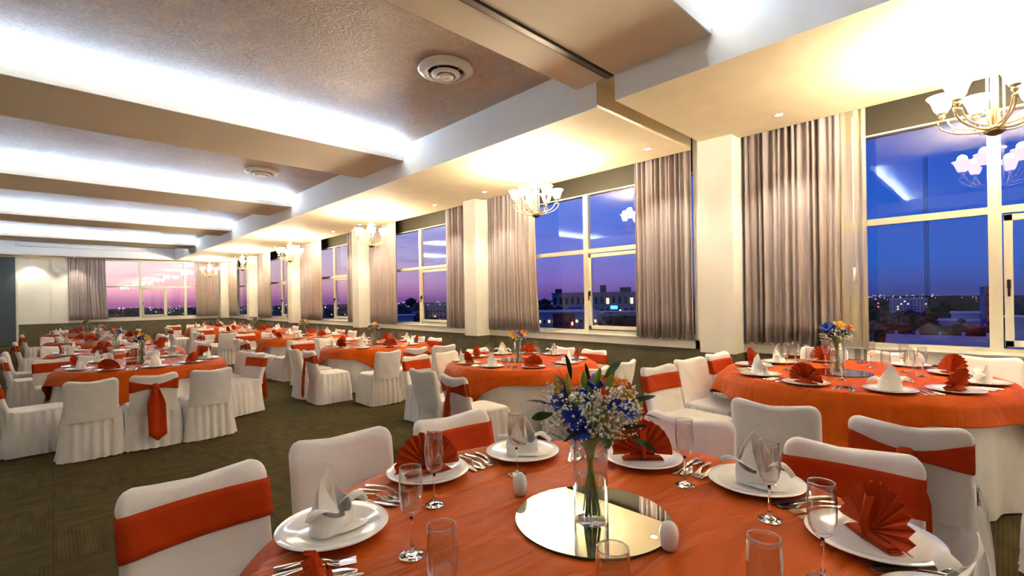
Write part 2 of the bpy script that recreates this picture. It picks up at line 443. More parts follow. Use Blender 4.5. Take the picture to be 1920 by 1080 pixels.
# far wall: window opening 0.59..6.2 between z .975 and 3.6
mb = MB().box(XL, 0.05, YD, YD + 0.25, ZW, ZT, 0).box(0.05, 0.59, YD - 0.04, YD + 0.25, ZW, ZT, 0)
mb.box(0.59, 6.3, YD, YD + 0.25, ZW, 0.975, 0).box(0.59, 6.3, YD, YD + 0.25, 3.62, ZT, 0).box(6.25, 7.1, YD, YD + 0.25, 0, ZT, 0)
struct('wall_back', mb, M['cream'])
mb = MB().box(XL, 7.0, YD - 0.02, YD + 0.25, -0.1, ZW - 0.001, 0).box(0.05, 0.59, YD - 0.06, YD - 0.02, -0.1, ZW - 0.001, 0).box(XL, 7.0, YD - 0.032, YD - 0.02, ZW - 0.036, ZW, 1)
struct('baseboard_back', mb, [M['olive'], M['olive_dark']])
struct('wall_left', MB().box(XL - 0.2, XL, YN, YD, -0.1, ZT), M['cream'])
struct('wall_front', MB().box(XL, 7.1, YN - 0.2, YN, -0.1, ZT), M['cream'])
# slate panel at the far left
mb = MB().box(-3.5, -1.0, YD - 0.16, YD - 0.07, 0.02, 3.60, 0)
o = struct('trim_11', mb, [M['teal']]); o['label'] = 'slate grey partition panel on the far wall'
o = struct('trim_12', MB().box(-0.995, -0.93, YD - 0.12, YD - 0.02, 0.02, 3.62), M['cream'])

# ------------------------------------------------------------------ windows
def window(n, a, b, mull, sash_side, axis, pos, zlo=0.985, ztr=2.39, zhi=3.45, extra=(), handle_y=None):
    """opening from a to b along the wall; axis 'y' for the long wall at x=pos, 'x' for the far wall at y=pos"""
    def bx(mb, u0, u1, d0, d1, z0, z1, mi=0):
        if axis == 'y': mb.box(pos + d0, pos + d1, u0, u1, z0, z1, mi)
        else: mb.box(u0, u1, pos + d0, pos + d1, z0, z1, mi)
    root = bpy.data.objects.new('window_%d' % n, None); COL.objects.link(root); root['kind'] = 'structure'
    T = 0.055
    mb = MB()
    bx(mb, a, b, -0.03, 0.04, zlo, zlo + 0.04); bx(mb, a, b, -0.03, 0.04, zhi - 0.02, zhi)
    bx(mb, a, a + T, -0.03, 0.04, zlo, zhi); bx(mb, b - T, b, -0.03, 0.04, zlo, zhi)
    obj('window_frame', mb.mesh('window_frame', M['frame'], False), root)
    mb = MB(); bx(mb, a, b, -0.035, 0.035, ztr, ztr + 0.075); obj('transom', mb.mesh('transom', M['frame'], False), root)
    for mu in [mull] + list(extra):
        mb = MB(); bx(mb, mu - 0.05, mu + 0.05, -0.04, 0.04, zlo, zhi); obj('mullion', mb.mesh('mullion', M['frame'], False), root)
    ms = sorted([a] + [mull] + list(extra) + [b])
    for u0, u1 in zip(ms[:-1], ms[1:]):
        mb = MB(); bx(mb, u0 + 0.02, u1 - 0.02, 0.0, 0.004, ztr + 0.06, zhi - 0.02); obj('pane', mb.mesh('pane', M['pane'], False), root)
        is_s = abs((u1 if sash_side < 0 else u0) - mull) < 1e-6
        if not is_s:
            mb = MB(); bx(mb, u0 + 0.02, u1 - 0.02, 0.0, 0.004, zlo + 0.02, ztr + 0.01); obj('pane', mb.mesh('pane', M['pane'], False), root)
        else:
            s0 = u0 + 0.06 if u0 != a else max(u0, u1 - 1.35); s1 = u1 - 0.06
            if sash_side > 0: s0 = u0 + 0.06; s1 = min(u1 - 0.06, u0 + 0.95)
            z0, z1 = zlo + 0.06, ztr - 0.02; w = 0.065
            mb = MB(); bx(mb, s0, s1, -0.055, -0.015, z0, z0 + w); bx(mb, s0, s1, -0.055, -0.015, z1 - w, z1)
            bx(mb, s0, s0 + w, -0.055, -0.015, z0, z1); bx(mb, s1 - w, s1, -0.055, -0.015, z0, z1)
            sh = obj('sash', mb.mesh('sash', M['frame'], False, bevel=0.004, bseg=1), root)
            mb = MB(); bx(mb, s0 + w - 0.01, s1 - w + 0.01, -0.034, -0.030, z0 + w - 0.01, z1 - w + 0.01); obj('pane', mb.mesh('pane', M['pane'], False), sh)
            hu = s1 - w / 2 if sash_side < 0 else s0 + w / 2
            mb = MB(); bx(mb, hu - 0.013, hu + 0.013, -0.085, -0.055, 1.63, 1.72); bx(mb, hu - 0.009, hu + 0.009, -0.105, -0.085, 1.55, 1.70)
            obj('handle', mb.mesh('handle', M['black_metal'], True, bevel=0.006), sh)
            if sash_side < 0 and s0 > u0 + 0.2:   # fixed light beside the sash
                mb = MB(); bx(mb, s0 - 0.06, s0, -0.03, 0.03, zlo, ztr); obj('mullion', mb.mesh('mullion', M['frame'], False), root)
                mb = MB(); bx(mb, u0 + 0.02, s0 - 0.03, 0.0, 0.004, zlo + 0.02, ztr + 0.01); obj('pane', mb.mesh('pane', M['pane'], False), root)
            if sash_side > 0 and s1 < u1 - 0.2:
                mb = MB(); bx(mb, s1, s1 + 0.06, -0.03, 0.03, zlo, ztr); obj('mullion', mb.mesh('mullion', M['frame'], False), root)
                mb = MB(); bx(mb, s1 + 0.03, u1 - 0.02, 0.0, 0.004, zlo + 0.02, ztr + 0.01); obj('pane', mb.mesh('pane', M['pane'], False), root)
    return root
bays = [(-2.3, 2.387, 0.05), (3.06, 7.487, 5.19), (7.882, 12.66, 10.50), (13.04, 17.84, 15.70), (18.22, 22.92, 20.75), (23.30, 27.71, 25.6)]
for i, (a, b, mu) in enumerate(bays):
    window(i + 1, a, b, mu, -1, 'y', XG)
window(7, 0.59, 6.25, 3.06, 1, 'x', YD + 0.10, zhi=3.62, extra=(4.82,))
# white sills
for i, (a, b, mu) in enumerate(bays):
    o = struct('trim_%d' % (20 + i), MB().box(XW - 0.02, XG - 0.03, a, b, 0.975, 0.985), M['frame'])

# ------------------------------------------------------------------ curtains
def curtain(label, p0, p1, axis, pos, ztop, zbot, folds, amp, seed, flare=0.0, mt=None, name='curtain', zfolds=10):
    rnd = random.Random(seed)
    n = folds * 8
    ph = [0.0]
    for k in range(n): ph.append(ph[-1] + (2 * PI / 8) * (1 + 0.45 * math.sin(k * 0.31 + seed) + rnd.uniform(-.12, .12)))
    a2 = [amp * (0.75 + 0.45 * math.sin(k * 0.21 + seed * 2)) for k in range(n + 1)]
    rows = []
    for i in range(zfolds + 1):
        v = i / zfolds; z = ztop + (zbot - ztop) * v; row = []
        for k in range(n + 1):
            u = k / n
            q = p0 + (p1 - p0) * u + flare * v * v * (u - 0.1) * (1 if p1 > p0 else -1)
            w = a2[k] * (0.8 + 0.35 * v) * math.sin(ph[k] + 0.25 * math.sin(v * 3 + k * 0.1)) + 0.006 * math.sin(5 * v + k * .37)
            w = max(-0.085, min(0.10, w))
            zz = z - (0.006 * math.sin(ph[k]) if i == zfolds else 0)
            row.append((pos + w, q, zz) if axis == 'y' else (q, pos + w, zz))
        rows.append(row)
    mb = MB().grid(rows)
    root = thing(name, label, 'curtain', group='taupe curtains along the windows' if mt is None else None)
    obj('curtain_panel', mb.mesh('curtain_panel', mt or M['curtain'], True, thick=0.003), root)
    # stitched hem band
    hz = zbot + 0.13
    v = (hz - ztop) / (zbot - ztop)
    pts = []
    for k in range(n + 1):
        u = k / n; q = p0 + (p1 - p0) * u + flare * v * v * (u - 0.1) * (1 if p1 > p0 else -1)
        w = a2[k] * (0.8 + 0.35 * v) * math.sin(ph[k] + 0.25 * math.sin(v * 3 + k * 0.1)) + 0.006 * math.sin(5 * v + k * .37)
        w = max(-0.085, min(0.10, w)) - 0.0035
        pts.append((pos + w, q, hz) if axis == 'y' else (q, pos + w, hz))
    if mt is None:
        obj('hem', MB().tube(pts, 0.0022, 4).mesh('hem', M['curtain'], True), root)
    return root
XCU = 6.535 + 0.05
cz = 0.965
curtain('wide taupe curtain right of the big white column, in front of the nearest window', 2.375, 1.30, 'y', XCU, 3.9, cz, 14, 0.055, 1)
curtain('taupe curtain at the left end of the second window from the right', 7.475, 6.15, 'y', XCU, 3.9, cz, 15, 0.05, 2, flare=0.12)
curtain('taupe curtain left of the big white column, at the right end of its window', 4.0, 3.06, 'y', XCU, 3.9, cz, 12, 0.05, 3)
curtain('taupe curtain at the left end of the third window from the right', 12.64, 11.16, 'y', XCU, 3.9, cz, 14, 0.05, 4)
curtain('narrow taupe curtain at the right end of the third window from the right', 8.96, 7.90, 'y', XCU, 3.9, cz, 10, 0.045, 5)
curtain('taupe curtain at the left end of the fourth window from the right', 17.82, 16.0, 'y', XCU, 3.9, cz, 14, 0.05, 6)
curtain('narrow taupe curtain at the right end of the fourth window from the right', 14.0, 13.06, 'y', XCU, 3.9, cz, 8, 0.05, 7)
curtain('taupe curtain at the left end of the fifth window from the right', 22.9, 21.1, 'y', XCU, 3.9, cz, 12, 0.05, 8)
curtain('narrow taupe curtain at the right end of the fifth window from the right', 19.25, 18.24, 'y', XCU, 3.9, cz, 8, 0.05, 9)
curtain('taupe curtain on the window wall nearest the far corner', 27.6, 25.9, 'y', XCU, 3.9, cz, 12, 0.05, 10)
curtain('taupe curtain at the left end of the far wall window', 0.60, 1.80, 'x', YD - 0.14, 3.66, cz, 13, 0.045, 11, flare=0.1)
curtain('taupe curtain at the right end of the far wall window', 6.20, 5.22, 'x', YD - 0.14, 3.66, cz, 10, 0.045, 12)
sh = curtain('translucent sheer voile edge of the wide curtain by the nearest window', 1.33, 1.06, 'y', XCU + 0.02, 3.9, 0.80, 3, 0.02, 14, mt=M['sheer'], name='sheer_curtain')
obj('wand', MB().tube([(XCU - 0.03, 1.17, 3.6), (XCU - 0.03, 1.17, 1.80)], 0.006, 6).tube([(XCU - 0.03, 1.17, 1.9), (XCU - 0.03, 1.17, 1.72)], 0.011, 6).mesh('wand', M['plastic'], True), sh)

# ------------------------------------------------------------------ ceiling fittings
def vent(loc, label):
    t = thing('ceiling_vent', label, 'vent', loc, 0, 'round ceiling air vents')
    obj('outer_ring', MB().lathe([(0.30, 0.0), (0.31, -0.02), (0.30, -0.035), (0.24, -0.065), (0.205, -0.06), (0.20, -0.02), (0.20, 0)], 40).mesh('outer_ring', M['vent_white'], True), t)
    obj('back_plate', MB().lathe([(0.205, -0.012), (0.001, -0.012)], 40).mesh('back_plate', M['vent_dark'], True), t)
    obj('middle_cone', MB().lathe([(0.16, -0.062), (0.165, -0.070), (0.13, -0.098), (0.10, -0.085), (0.095, -0.04)], 40).mesh('middle_cone', M['vent_white'], True), t)
    obj('centre_disc', MB().lathe([(0.085, -0.088), (0.088, -0.098), (0.07, -0.110), (0.03, -0.102), (0.001, -0.1)], 32).mesh('centre_disc', M['vent_white'], True), t)
    mb = MB()
    for k in range(4):
        a = k * PI / 2 + .4
        mb.tube([(0.02 * math.cos(a), 0.02 * math.sin(a), -0.05), (0.205 * math.cos(a), 0.205 * math.sin(a), -0.045)], 0.006, 4)
    obj('spoke', mb.mesh('spoke', M['vent_white'], False), t)
for (x, y), lb in zip([(3.19, 4.29), (3.0, 10.05), (3.0, 14.9), (2.95, 20.4)], ['large round white ceiling air vent nearest to the photographer', 'round white ceiling air vent beyond the first ceiling beam', 'round white ceiling air vent beyond the second ceiling beam', 'small looking round ceiling air vent beyond the third beam']):
    vent((x, y, ZT - 0.002), lb)
t = thing('projector_screen', 'long white roll-up projector screen case on the far ceiling fascia', 'screen', (0, YE - 0.13, 4.07))
obj('case', MB().box(-0.93, 3.18, -0.07, 0.07, -0.075, 0.07).mesh('case', M['plastic'], True, bevel=0.02, auto=40), t)
obj('end_cap', MB().box(3.18, 3.21, -0.075, 0.075, -0.08, 0.08).mesh('end_cap', M['plastic'], False, bevel=0.01), t)
obj('end_cap', MB().box(-0.96, -0.93, -0.075, 0.075, -0.08, 0.08).mesh('end_cap', M['plastic'], False, bevel=0.01), t)
obj('bottom_bar', MB().box(-0.85, 3.1, -0.015, 0.015, -0.095, -0.078).mesh('bottom_bar', M['rail_grey'], False), t)
obj('mounting_bracket', MB().box(-0.5, -0.42, 0.06, 0.124, -0.03, 0.05).box(2.6, 2.68, 0.06, 0.124, -0.03, 0.05).mesh('mounting_bracket', M['rail_grey'], False), t)

def spot(x, y, label, power=95):
    t = thing('ceiling_spotlight', label, 'spotlight', (x, y, ZS), 0, 'recessed ceiling spotlights')
    obj('trim_ring', MB().lathe([(0.055, 0.0), (0.056, -0.006), (0.042, -0.008), (0.038, 0.0)], 24).mesh('trim_ring', M['vent_white'], True), t)
    obj('lens', MB().lathe([(0.039, -0.004), (0.001, -0.005)], 20).mesh('lens', M['spot'], True), t)
    ld = bpy.data.lights.new('spot_lamp', 'SPOT'); ld.energy = power; ld.spot_size = R(95); ld.spot_blend = 0.6; ld.color = (1, 0.86, 0.66); ld.shadow_soft_size = 0.04
    lo = bpy.data.objects.new('spot_lamp', ld); COL.objects.link(lo); lo.parent = t; lo.location = (0, 0, -0.03)
sy = [(1.76, 'nearest recessed spotlight, before the big white column'), (3.42, 'recessed spotlight just beyond the partition slot'), (6.9, 'recessed spotlight before the second white column'), (8.55, 'recessed spotlight beyond the second white column'),
      (12.02, 'recessed spotlight before the third white column'), (13.69, 'recessed spotlight beyond the third white column'), (17.2, 'recessed spotlight before the fourth white column'), (18.7, 'recessed spotlight beyond the fourth white column'), (22.3, 'recessed spotlight before the fifth column'), (24.0, 'recessed spotlight beyond the fifth column')]
for y, lb in sy: spot(6.0, y, lb)
spot(-0.50, 27.7, 'recessed spotlight at the far wall above the bare white panel')
spot(0.78, 27.46, 'recessed spotlight at the far wall above the left curtain')
spot(6.0, -1.6, 'recessed spotlight beyond the right picture edge')

# chandelier
def chandelier_meshes():
    D = {}
    D['canopy'] = MB().lathe([(0.001, 0), (0.10, 0), (0.10, -0.012), (0.085, -0.022), (0.05, -0.035), (0.012, -0.05), (0.001, -0.05)], 28).mesh('canopy', M['nickel'])
    D['chain'] = MB().tube([(0, 0, -0.05), (0, 0, -0.22)], 0.005, 6).lathe([(0.001, -0.10), (0.011, -0.11), (0.001, -0.12)], 8).lathe([(0.001, -0.14), (0.011, -0.15), (0.001, -0.16)], 8).lathe([(0.001, -0.18), (0.011, -0.19), (0.001, -0.2)], 8).mesh('chain', M['nickel'])
    D['top_disc'] = MB().lathe([(0.001, -0.215), (0.018, -0.22), (0.035, -0.235), (0.035, -0.25), (0.05, -0.26), (0.085, -0.275), (0.088, -0.285), (0.06, -0.295), (0.001, -0.30)], 28).mesh('top_disc', M['nickel'])
    mb = MB().lathe([(0.024, -0.30), (0.024, -0.74)], 16)
    for k in range(3):
        a = 2 * PI * k / 3 + 0.5
        mb.tube([(0.055 * math.cos(a), 0.055 * math.sin(a), -0.29), (0.055 * math.cos(a), 0.055 * math.sin(a), -0.66), (0.04 * math.cos(a), 0.04 * math.sin(a), -0.74)], 0.009, 8)
    D['column'] = mb.mesh('column', M['nickel'])
    D['hub'] = MB().lathe([(0.001, -0.725), (0.04, -0.73), (0.055, -0.745), (0.055, -0.775), (0.001, -0.776)], 24).mesh('hub', M['nickel'])
    D['finial'] = MB().lathe([(0.058, -0.772), (0.066, -0.78), (0.04, -0.805), (0.012, -0.815), (0.001, -0.818)], 24).mesh('finial', M['bronze'])
    def arm():
        mb = MB()
        out = [(0.05 + 0.30 * math.sin(t_), 0, -0.765 + 0.165 * (1 - math.cos(t_))) for t_ in [k * R(82) / 9 for k in range(10)]]
        inn = [(0.05 + 0.235 * math.sin(t_), 0, -0.735 + 0.135 * (1 - math.cos(t_))) for t_ in [k * R(82) / 9 for k in range(10)]]
        out.append((0.352, 0, -0.600)); inn.append((0.29, 0, -0.600))
        mb.tube(out, 0.0085, 6); mb.tube(inn, 0.0075, 6); mb.tube([(0.285, 0, -0.602), (0.357, 0, -0.602)], 0.009, 6)
        mb.lathe([(0.001, -0.598), (0.012, -0.595), (0.012, -0.585), (0.024, -0.57), (0.024, -0.562), (0.012, -0.55), (0.035, -0.54), (0.038, -0.532), (0.001, -0.53)], 14, (0.32, 0, 0))
        return mb.mesh('arm', M['nickel'])
    D['arm'] = arm()
    D['bowl'] = MB().lathe([(0.001, -0.532), (0.035, -0.53), (0.055, -0.50), (0.066, -0.46), (0.082, -0.42), (0.104, -0.392), (0.101, -0.390), (0.078, -0.416), (0.06, -0.46), (0.001, -0.50)], 24, (0.32, 0, 0)).mesh('glass_bowl', M['bowl'])
    return D
CM = chandelier_meshes()
def chandelier(x, y, rz, label, power):
    t = thing('chandelier', label, 'chandelier', (x, y, ZS), rz, 'six-bowl chandeliers in a line along the windows')
    for k in ('canopy', 'chain', 'top_disc', 'column', 'hub', 'finial'): obj(k, CM[k], t)
    for k in range(6):
        a = obj('arm', CM['arm'], t, rz=k * PI / 3); obj('glass_bowl', CM['bowl'], a)
        ld = bpy.data.lights.new('bulb', 'POINT'); ld.energy = power; ld.color = (1, 0.85, 0.64); ld.shadow_soft_size = 0.05
        lo = bpy.data.objects.new('bulb', ld); COL.objects.link(lo); lo.parent = a; lo.location = (0.32, 0, -0.36)
CH_P = 42.0
for x, y, rz, lb in [(5.42, 0.03, 0.35, 'large brass chandelier with glowing glass bowls at the right picture edge'), (5.4, 5.0, 0.2, 'brass six-bowl chandelier second from the right'),
                     (5.4, 10.25, 0.05, 'brass chandelier third from the right'), (5.4, 15.5, 0.5, 'brass chandelier fourth from the right'), (5.4, 20.6, 0.2, 'small looking brass chandelier second from the far corner'), (5.4, 25.9, 0.4, 'small looking brass chandelier nearest the far corner'), (5.4, -4.9, 0.3, 'added unseen brass chandelier behind the photographer at the window side')]:  # the last one is out of view, added to light the near end
    chandelier(x, y, rz, lb, CH_P)

# ------------------------------------------------------------------ chairs
def rrect(w, d, r, n=5, cx=0, cy=0):
    pts = []
    for (sx, sy, a0) in ((1, 1, 0), (-1, 1, 90), (-1, -1, 180), (1, -1, 270)):
        for k in range(n):
            a = R(a0 + 90 * k / (n - 1))
            pts.append((cx + sx * (w / 2 - r) + r * math.cos(a), cy + sy * (d / 2 - r) + r * math.sin(a)))
    return pts
CHH, CHW, CHT = 0.83, 0.445, 0.062
def lean(z): return -0.235 - 0.085 * max(0, (z - 0.45)) / 0.38
def rrect2(w, d, r, n=4, m=8):
    pts = rrect(w, d, r, n); out = []
    for k in range(len(pts)):
        p, q = pts[k], pts[(k + 1) % len(pts)]; out.append(p)
        if abs(q[0] - p[0]) > w * 0.4:
            for j in range(1, m): out.append((p[0] + (q[0] - p[0]) * j / m, p[1] + (q[1] - p[1]) * j / m))
    return out
def chair_meshes(seed):
    rnd = random.Random(seed); D = {}
    rows = []; zs = [0.40 + 0.04 * k for k in range(9)] + [0.745, 0.765, 0.785, 0.80, 0.812, 0.822, 0.829]
    Rc = 0.055
    for z in zs:
        dz = max(0, z - (CHH - Rc)); w = CHW - 2 * (Rc - math.sqrt(max(1e-6, Rc * Rc - dz * dz))) * 0.95
        tt = CHT * (1.0 if z < CHH - 0.02 else max(0.25, math.sqrt(max(0.06, 1 - ((z - CHH + 0.02) / 0.022) ** 2))))
        w *= 1 - 0.02 * math.sin((z - 0.4) / 0.43 * PI)
        row = []
        for (x, y) in rrect2(w, tt, min(tt / 2.05, 0.03), 4):
            bow = -0.028 * (1 - (2 * x / CHW) ** 2)          # back is gently dished
            wr = 0.003 * math.sin(x * 30 + z * 25 + seed) * (1 if y < 0 else .6)
            saddle = -0.012 * math.cos(x / CHW * 2 * PI) * max(0, (z - 0.7) / 0.13)
            row.append((x, y + lean(z) + bow + wr, z + saddle))
        rows.append(row)
    mb = MB().grid(rows, True); n = len(rows[0]); o = (len(rows) - 1) * n
    # cap top with mid strip
    mb.f.append(tuple(o + k for k in range(n))); mb.mi.append(0)
    D['back'] = mb.mesh('backrest', M['white_cloth'], True)
    # seat
    rows = []
    for (z, s) in ((0.415, 1.0), (0.452, 1.0), (0.468, 0.985), (0.476, 0.93), (0.479, 0.8), (0.481, 0.4), (0.482, 0.01)):
        rows.append([(x * s * 1.0, y * s + 0.005, z + 0.003 * math.sin(x * 18 + seed)) for (x, y) in rrect(0.45, 0.47, 0.06, 6)])
    D['seat'] = MB().grid(rows, True).mesh('seat', M['white_cloth'], True)
    # skirt
    base = []
    NP = 132
    per = rrect(0.452, 0.478, 0.05, 10, 0, 0.0)
    L_ = [0]
    for k in range(len(per)):
        p, q = per[k], per[(k + 1) % len(per)]; L_.append(L_[-1] + math.hypot(q[0] - p[0], q[1] - p[1]))
    for k in range(NP):
        s = L_[-1] * k / NP; i = max(j for j in range(len(per)) if L_[j] <= s + 1e-9)
        f = (s - L_[i]) / max(1e-9, L_[i + 1] - L_[i]); p, q = per[i], per[(i + 1) % len(per)]
        x, y = p[0] + (q[0] - p[0]) * f, p[1] + (q[1] - p[1]) * f
        base.append((x, y))
    ph = [0]
    for k in range(NP): ph.append(ph[-1] + 2 * PI / 6.0 * rnd.uniform(0.7, 1.35))
    k_ = 2 * PI * round(ph[-1] / (2 * PI)) / ph[-1]; ph = [q * k_ for q in ph]
    rows = []
    for v in (0, 0.06, 0.15, 0.3, 0.5, 0.7, 0.88, 1.0):
        row = []
        for k, (x, y) in enumerate(base):
            nx, ny = base[(k + 1) % NP][1] - base[k - 1][1], -(base[(k + 1) % NP][0] - base[k - 1][0])
            l_ = math.hypot(nx, ny) or 1; nx, ny = nx / l_, ny / l_
            fl = 0.010 + 0.052 * v ** 0.9 + 0.012 * math.sin(v * PI) * math.sin(k * .13 + seed)
            am = 0.003 + 0.013 * v * (0.6 + 0.5 * math.sin(k * 0.19 + seed * 3)) + (0.0065 if 0.02 < v < 0.4 else 0)
            off = fl + am * math.sin(ph[k] + 0.4 * v)
            zt = 0.458 + (0.03 if y < -0.2 else 0)
            row.append((x + nx * off, y + ny * off, zt + (0.012 - zt) * v + (0.006 * math.sin(k * 0.1 + seed) if v == 1.0 else 0)))
        rows.append(row)
    D['skirt'] = MB().grid(rows, True).mesh('skirt', M['white_cloth'], True)
    D['rail'] = MB().box(-0.009, 0.009, -0.27, 0.29, 0.0, 0.012).mesh('base_rail', M['rail_grey'], False)
    return D
CMS = [chair_meshes(3), chair_meshes(8)]

def band_row(x, z, off, side):
    """point on the front (side=+1) or back (-1) surface of the backrest"""
    bow = -0.028 * (1 - (2 * x / CHW) ** 2)
    return (x, side * (CHT / 2 + off) + lean(z) + bow, z)
def sash_meshes(seed):
    D = {}
    z0, z1 = 0.645, 0.775
    # loop: front + sides, then gathered wings at the back
    rows = []; W2 = CHW / 2 * 0.978
    for i in range(7):
        v = i / 6; z = z0 + (z1 - z0) * v; row = []
        row.append((-W2 - 0.001, lean(z) - CHT / 2 + 0.008, z))
        row.append((-W2 - 0.004, lean(z), z))
        for k in range(15):
            x = -W2 - 0.002 + (2 * W2 + 0.004) * k / 14
            p = band_row(x, z, 0.0055 + 0.001 * math.sin(v * 9 + x * 8), 1)
            row.append(p if 0 < k < 14 else (x * 1.01, p[1] - 0.008, z))
        row.append((W2 + 0.004, lean(z), z))
        row.append((W2 + 0.001, lean(z) - CHT / 2 + 0.008, z))
        rows.append(row)
    D['band'] = MB().grid(rows).mesh('sash_band', M['sash'], True, thick=0.0015)
    zk = 0.70
    wings = MB()
    for s in (-1, 1):
        rows = []
        for i in range(9):
            v = i / 8 - 0.5; row = []
            for k in range(9):
                u = k / 8; x = s * (W2 + 0.001) * (1 - u) + s * 0.012 * u
                hh = (z1 - z0) * (1 - 0.66 * math.sin(u * PI / 2) ** 1.3)
                z = (z0 + z1) / 2 * (1 - u) + zk * u + v * hh
                y = band_row(x, z, 0.004, -1)[1] - 0.018 * u - 0.004 * math.sin(i * 2.3 + seed) * (0.3 + u)
                row.append((x, y, z))
            rows.append(row)
        wings.grid(rows)
    D['wings'] = wings.mesh('sash_wing', M['sash'], True, thick=0.0015)
    yk = band_row(0, zk, 0.004, -1)[1] - 0.022
    mb = MB()
    rows = [[(0.034 * rr * math.cos(a) , yk + 0.016 * rr * math.sin(a) - 0.006, zk + z + 0.003 * math.sin(a * 5)) for a in [2 * PI * k / 14 for k in range(14)]] for z, rr in ((-0.034, .5), (-0.026, .9), (0, 1), (0.024, .92), (0.034, .45))]
    mb.grid(rows, True); n = 14
    mb.f.append(tuple(range(n))); mb.mi.append(0); mb.f.append(tuple(4 * n + k for k in range(n))); mb.mi.append(0)
    D['knot'] = mb.mesh('knot', M['sash'], True)
    rows = []
    for i in range(13):
        v = i / 12; w = 0.030 + 0.052 * min(1, v * 3.2); row = []
        zz = zk - 0.02 - 0.50 * v
        for k in range(9):
            u = k / 8 * 2 - 1
            tip = -0.07 * (1 - abs(u)) if i == 12 else 0
            y = yk - 0.012 - 0.012 * math.cos(u * 5 + seed + v) * (1 - 0.4 * v) - (0.055 * v if v < 0.5 else 0.0275 + 0.03 * (v - .5))
            row.append((u * w + 0.01 * v, y, zz + tip))
        rows.append(row)
    D['tail'] = MB().grid(rows).mesh('sash_tail', M['sash'], True, thick=0.0015)
    return D
SM = sash_meshes(1)
def make_chair(kind, v):
    D = CMS[v]
    t = thing('banquet_chair', 'proto', 'chair')
    obj('backrest', D['back'], t); obj('seat', D['seat'], t); obj('skirt', D['skirt'], t)
    for s in (-1, 1): obj('base_rail', D['rail'], t, (s * 0.235, 0, 0))
    if kind == 'S':
        sb_ = obj('sash_band', SM['band'], t); sb_['label'] = 'orange sash band around the backrest'
        w = obj('sash_wing', SM['wings'], t)
        k_ = obj('knot', SM['knot'], t); obj('sash_tail', SM['tail'], k_)
    return t
protos = {}
CH_LOG = []
def chair(kind, bx, by, face, z, label, group, v=0):
    """bx,by = middle of the top of the back; face = facing direction in degrees"""
    key = (kind, v)
    first = key not in protos
    if first: protos[key] = make_chair(kind, v); o = protos[key]
    else: o = dup(protos[key])
    a = R(face)
    o.location = (bx + 0.325 * math.cos(a), by + 0.325 * math.sin(a), z)
    o.rotation_euler = (0, 0, a - PI / 2)
    CH_LOG.append((o.location.x, o.location.y, a - PI / 2, z))
    tag(o, label, 'chair', group)
    return o

# ------------------------------------------------------------------ tables
def round_rows(radf, prof):
    n = len(radf)
    return [[(radf[k](s, d) * math.cos(2 * PI * k / n), radf[k](s, d) * math.sin(2 * PI * k / n), 0) for k in range(n)] for s, d in prof]
def white_cloth_mesh(r, h, seed, n=120):
    rnd = random.Random(seed)
    nf = rnd.choice((17, 19, 21)); p1, p2 = rnd.uniform(0, 6), rnd.uniform(0, 6)
    rows = [[(0.02 * math.cos(2 * PI * k / n), 0.02 * math.sin(2 * PI * k / n), h) for k in range(n)], [((r - 0.03) * math.cos(2 * PI * k / n), (r - 0.03) * math.sin(2 * PI * k / n), h) for k in range(n)]]
    for i, (dr, dz) in enumerate(((-0.01, -0.001), (0.004, -0.01), (0.008, -0.03))):
        rows.append([((r + dr) * math.cos(2 * PI * k / n), (r + dr) * math.sin(2 * PI * k / n), h + dz) for k in range(n)])
    for v in (0.12, 0.25, 0.4, 0.55, 0.7, 0.85, 1.0):
        row = []
        for k in range(n):
            th = 2 * PI * k / n
            a = 0.030 * min(1, v * 1.5) * (0.7 + 0.5 * math.sin(3 * th + p2))
            f = math.sin(nf * th + p1 + 0.8 * math.sin(2 * th + p2)); f = f * abs(f) ** 0.2
            rr = r + 0.010 + 0.035 * v + a * f
            row.append((rr * math.cos(th), rr * math.sin(th), h - 0.03 - (h - 0.045) * v))
        rows.append(row)
    return MB().grid(rows, True).mesh('white_tablecloth', M['white_table'], True)
def orange_cloth_mesh(r, h, half, rot, seed, n=168):
    rnd = random.Random(seed); p1, p2 = rnd.uniform(0, 6), rnd.uniform(0, 6)
    rows = [[(0.01 * math.cos(2 * PI * k / n), 0.01 * math.sin(2 * PI * k / n), h) for k in range(n)]]
    for q in (0.25, 0.5, 0.75, 0.93): rows.append([(r * q * math.cos(2 * PI * k / n), r * q * math.sin(2 * PI * k / n), h) for k in range(n)])
    for dr, dz in ((-0.012, 0.0), (0.006, -0.006), (0.014, -0.022)):
        rows.append([((r + dr) * math.cos(2 * PI * k / n), (r + dr) * math.sin(2 * PI * k / n), h + dz) for k in range(n)])
    for v in (0.12, 0.28, 0.45, 0.62, 0.8, 0.93, 1.0):
        row = []
        for k in range(n):
            th = 2 * PI * k / n; t_ = th - rot
            c = max(abs(math.cos(t_)), abs(math.sin(t_)))
            drop = max(0.16, half / c - r) 
            corner = (1 / c - 1) / 0.414
            f = math.sin(13 * th + p1 + 0.9 * math.sin(3 * th + p2))
            rr = r + 0.058 + v * (0.050 + 0.03 * corner) + v * (0.017 + 0.022 * corner) * f + 0.012 * corner * v * math.sin(4 * t_ * 3)
            zz = h - 0.022 - (drop - 0.022) * v
            row.append((rr * math.cos(th), rr * math.sin(th), zz))
        rows.append(row)
    return MB().grid(rows, True).mesh('orange_tablecloth', M['orange'], True, thick=0.0015)

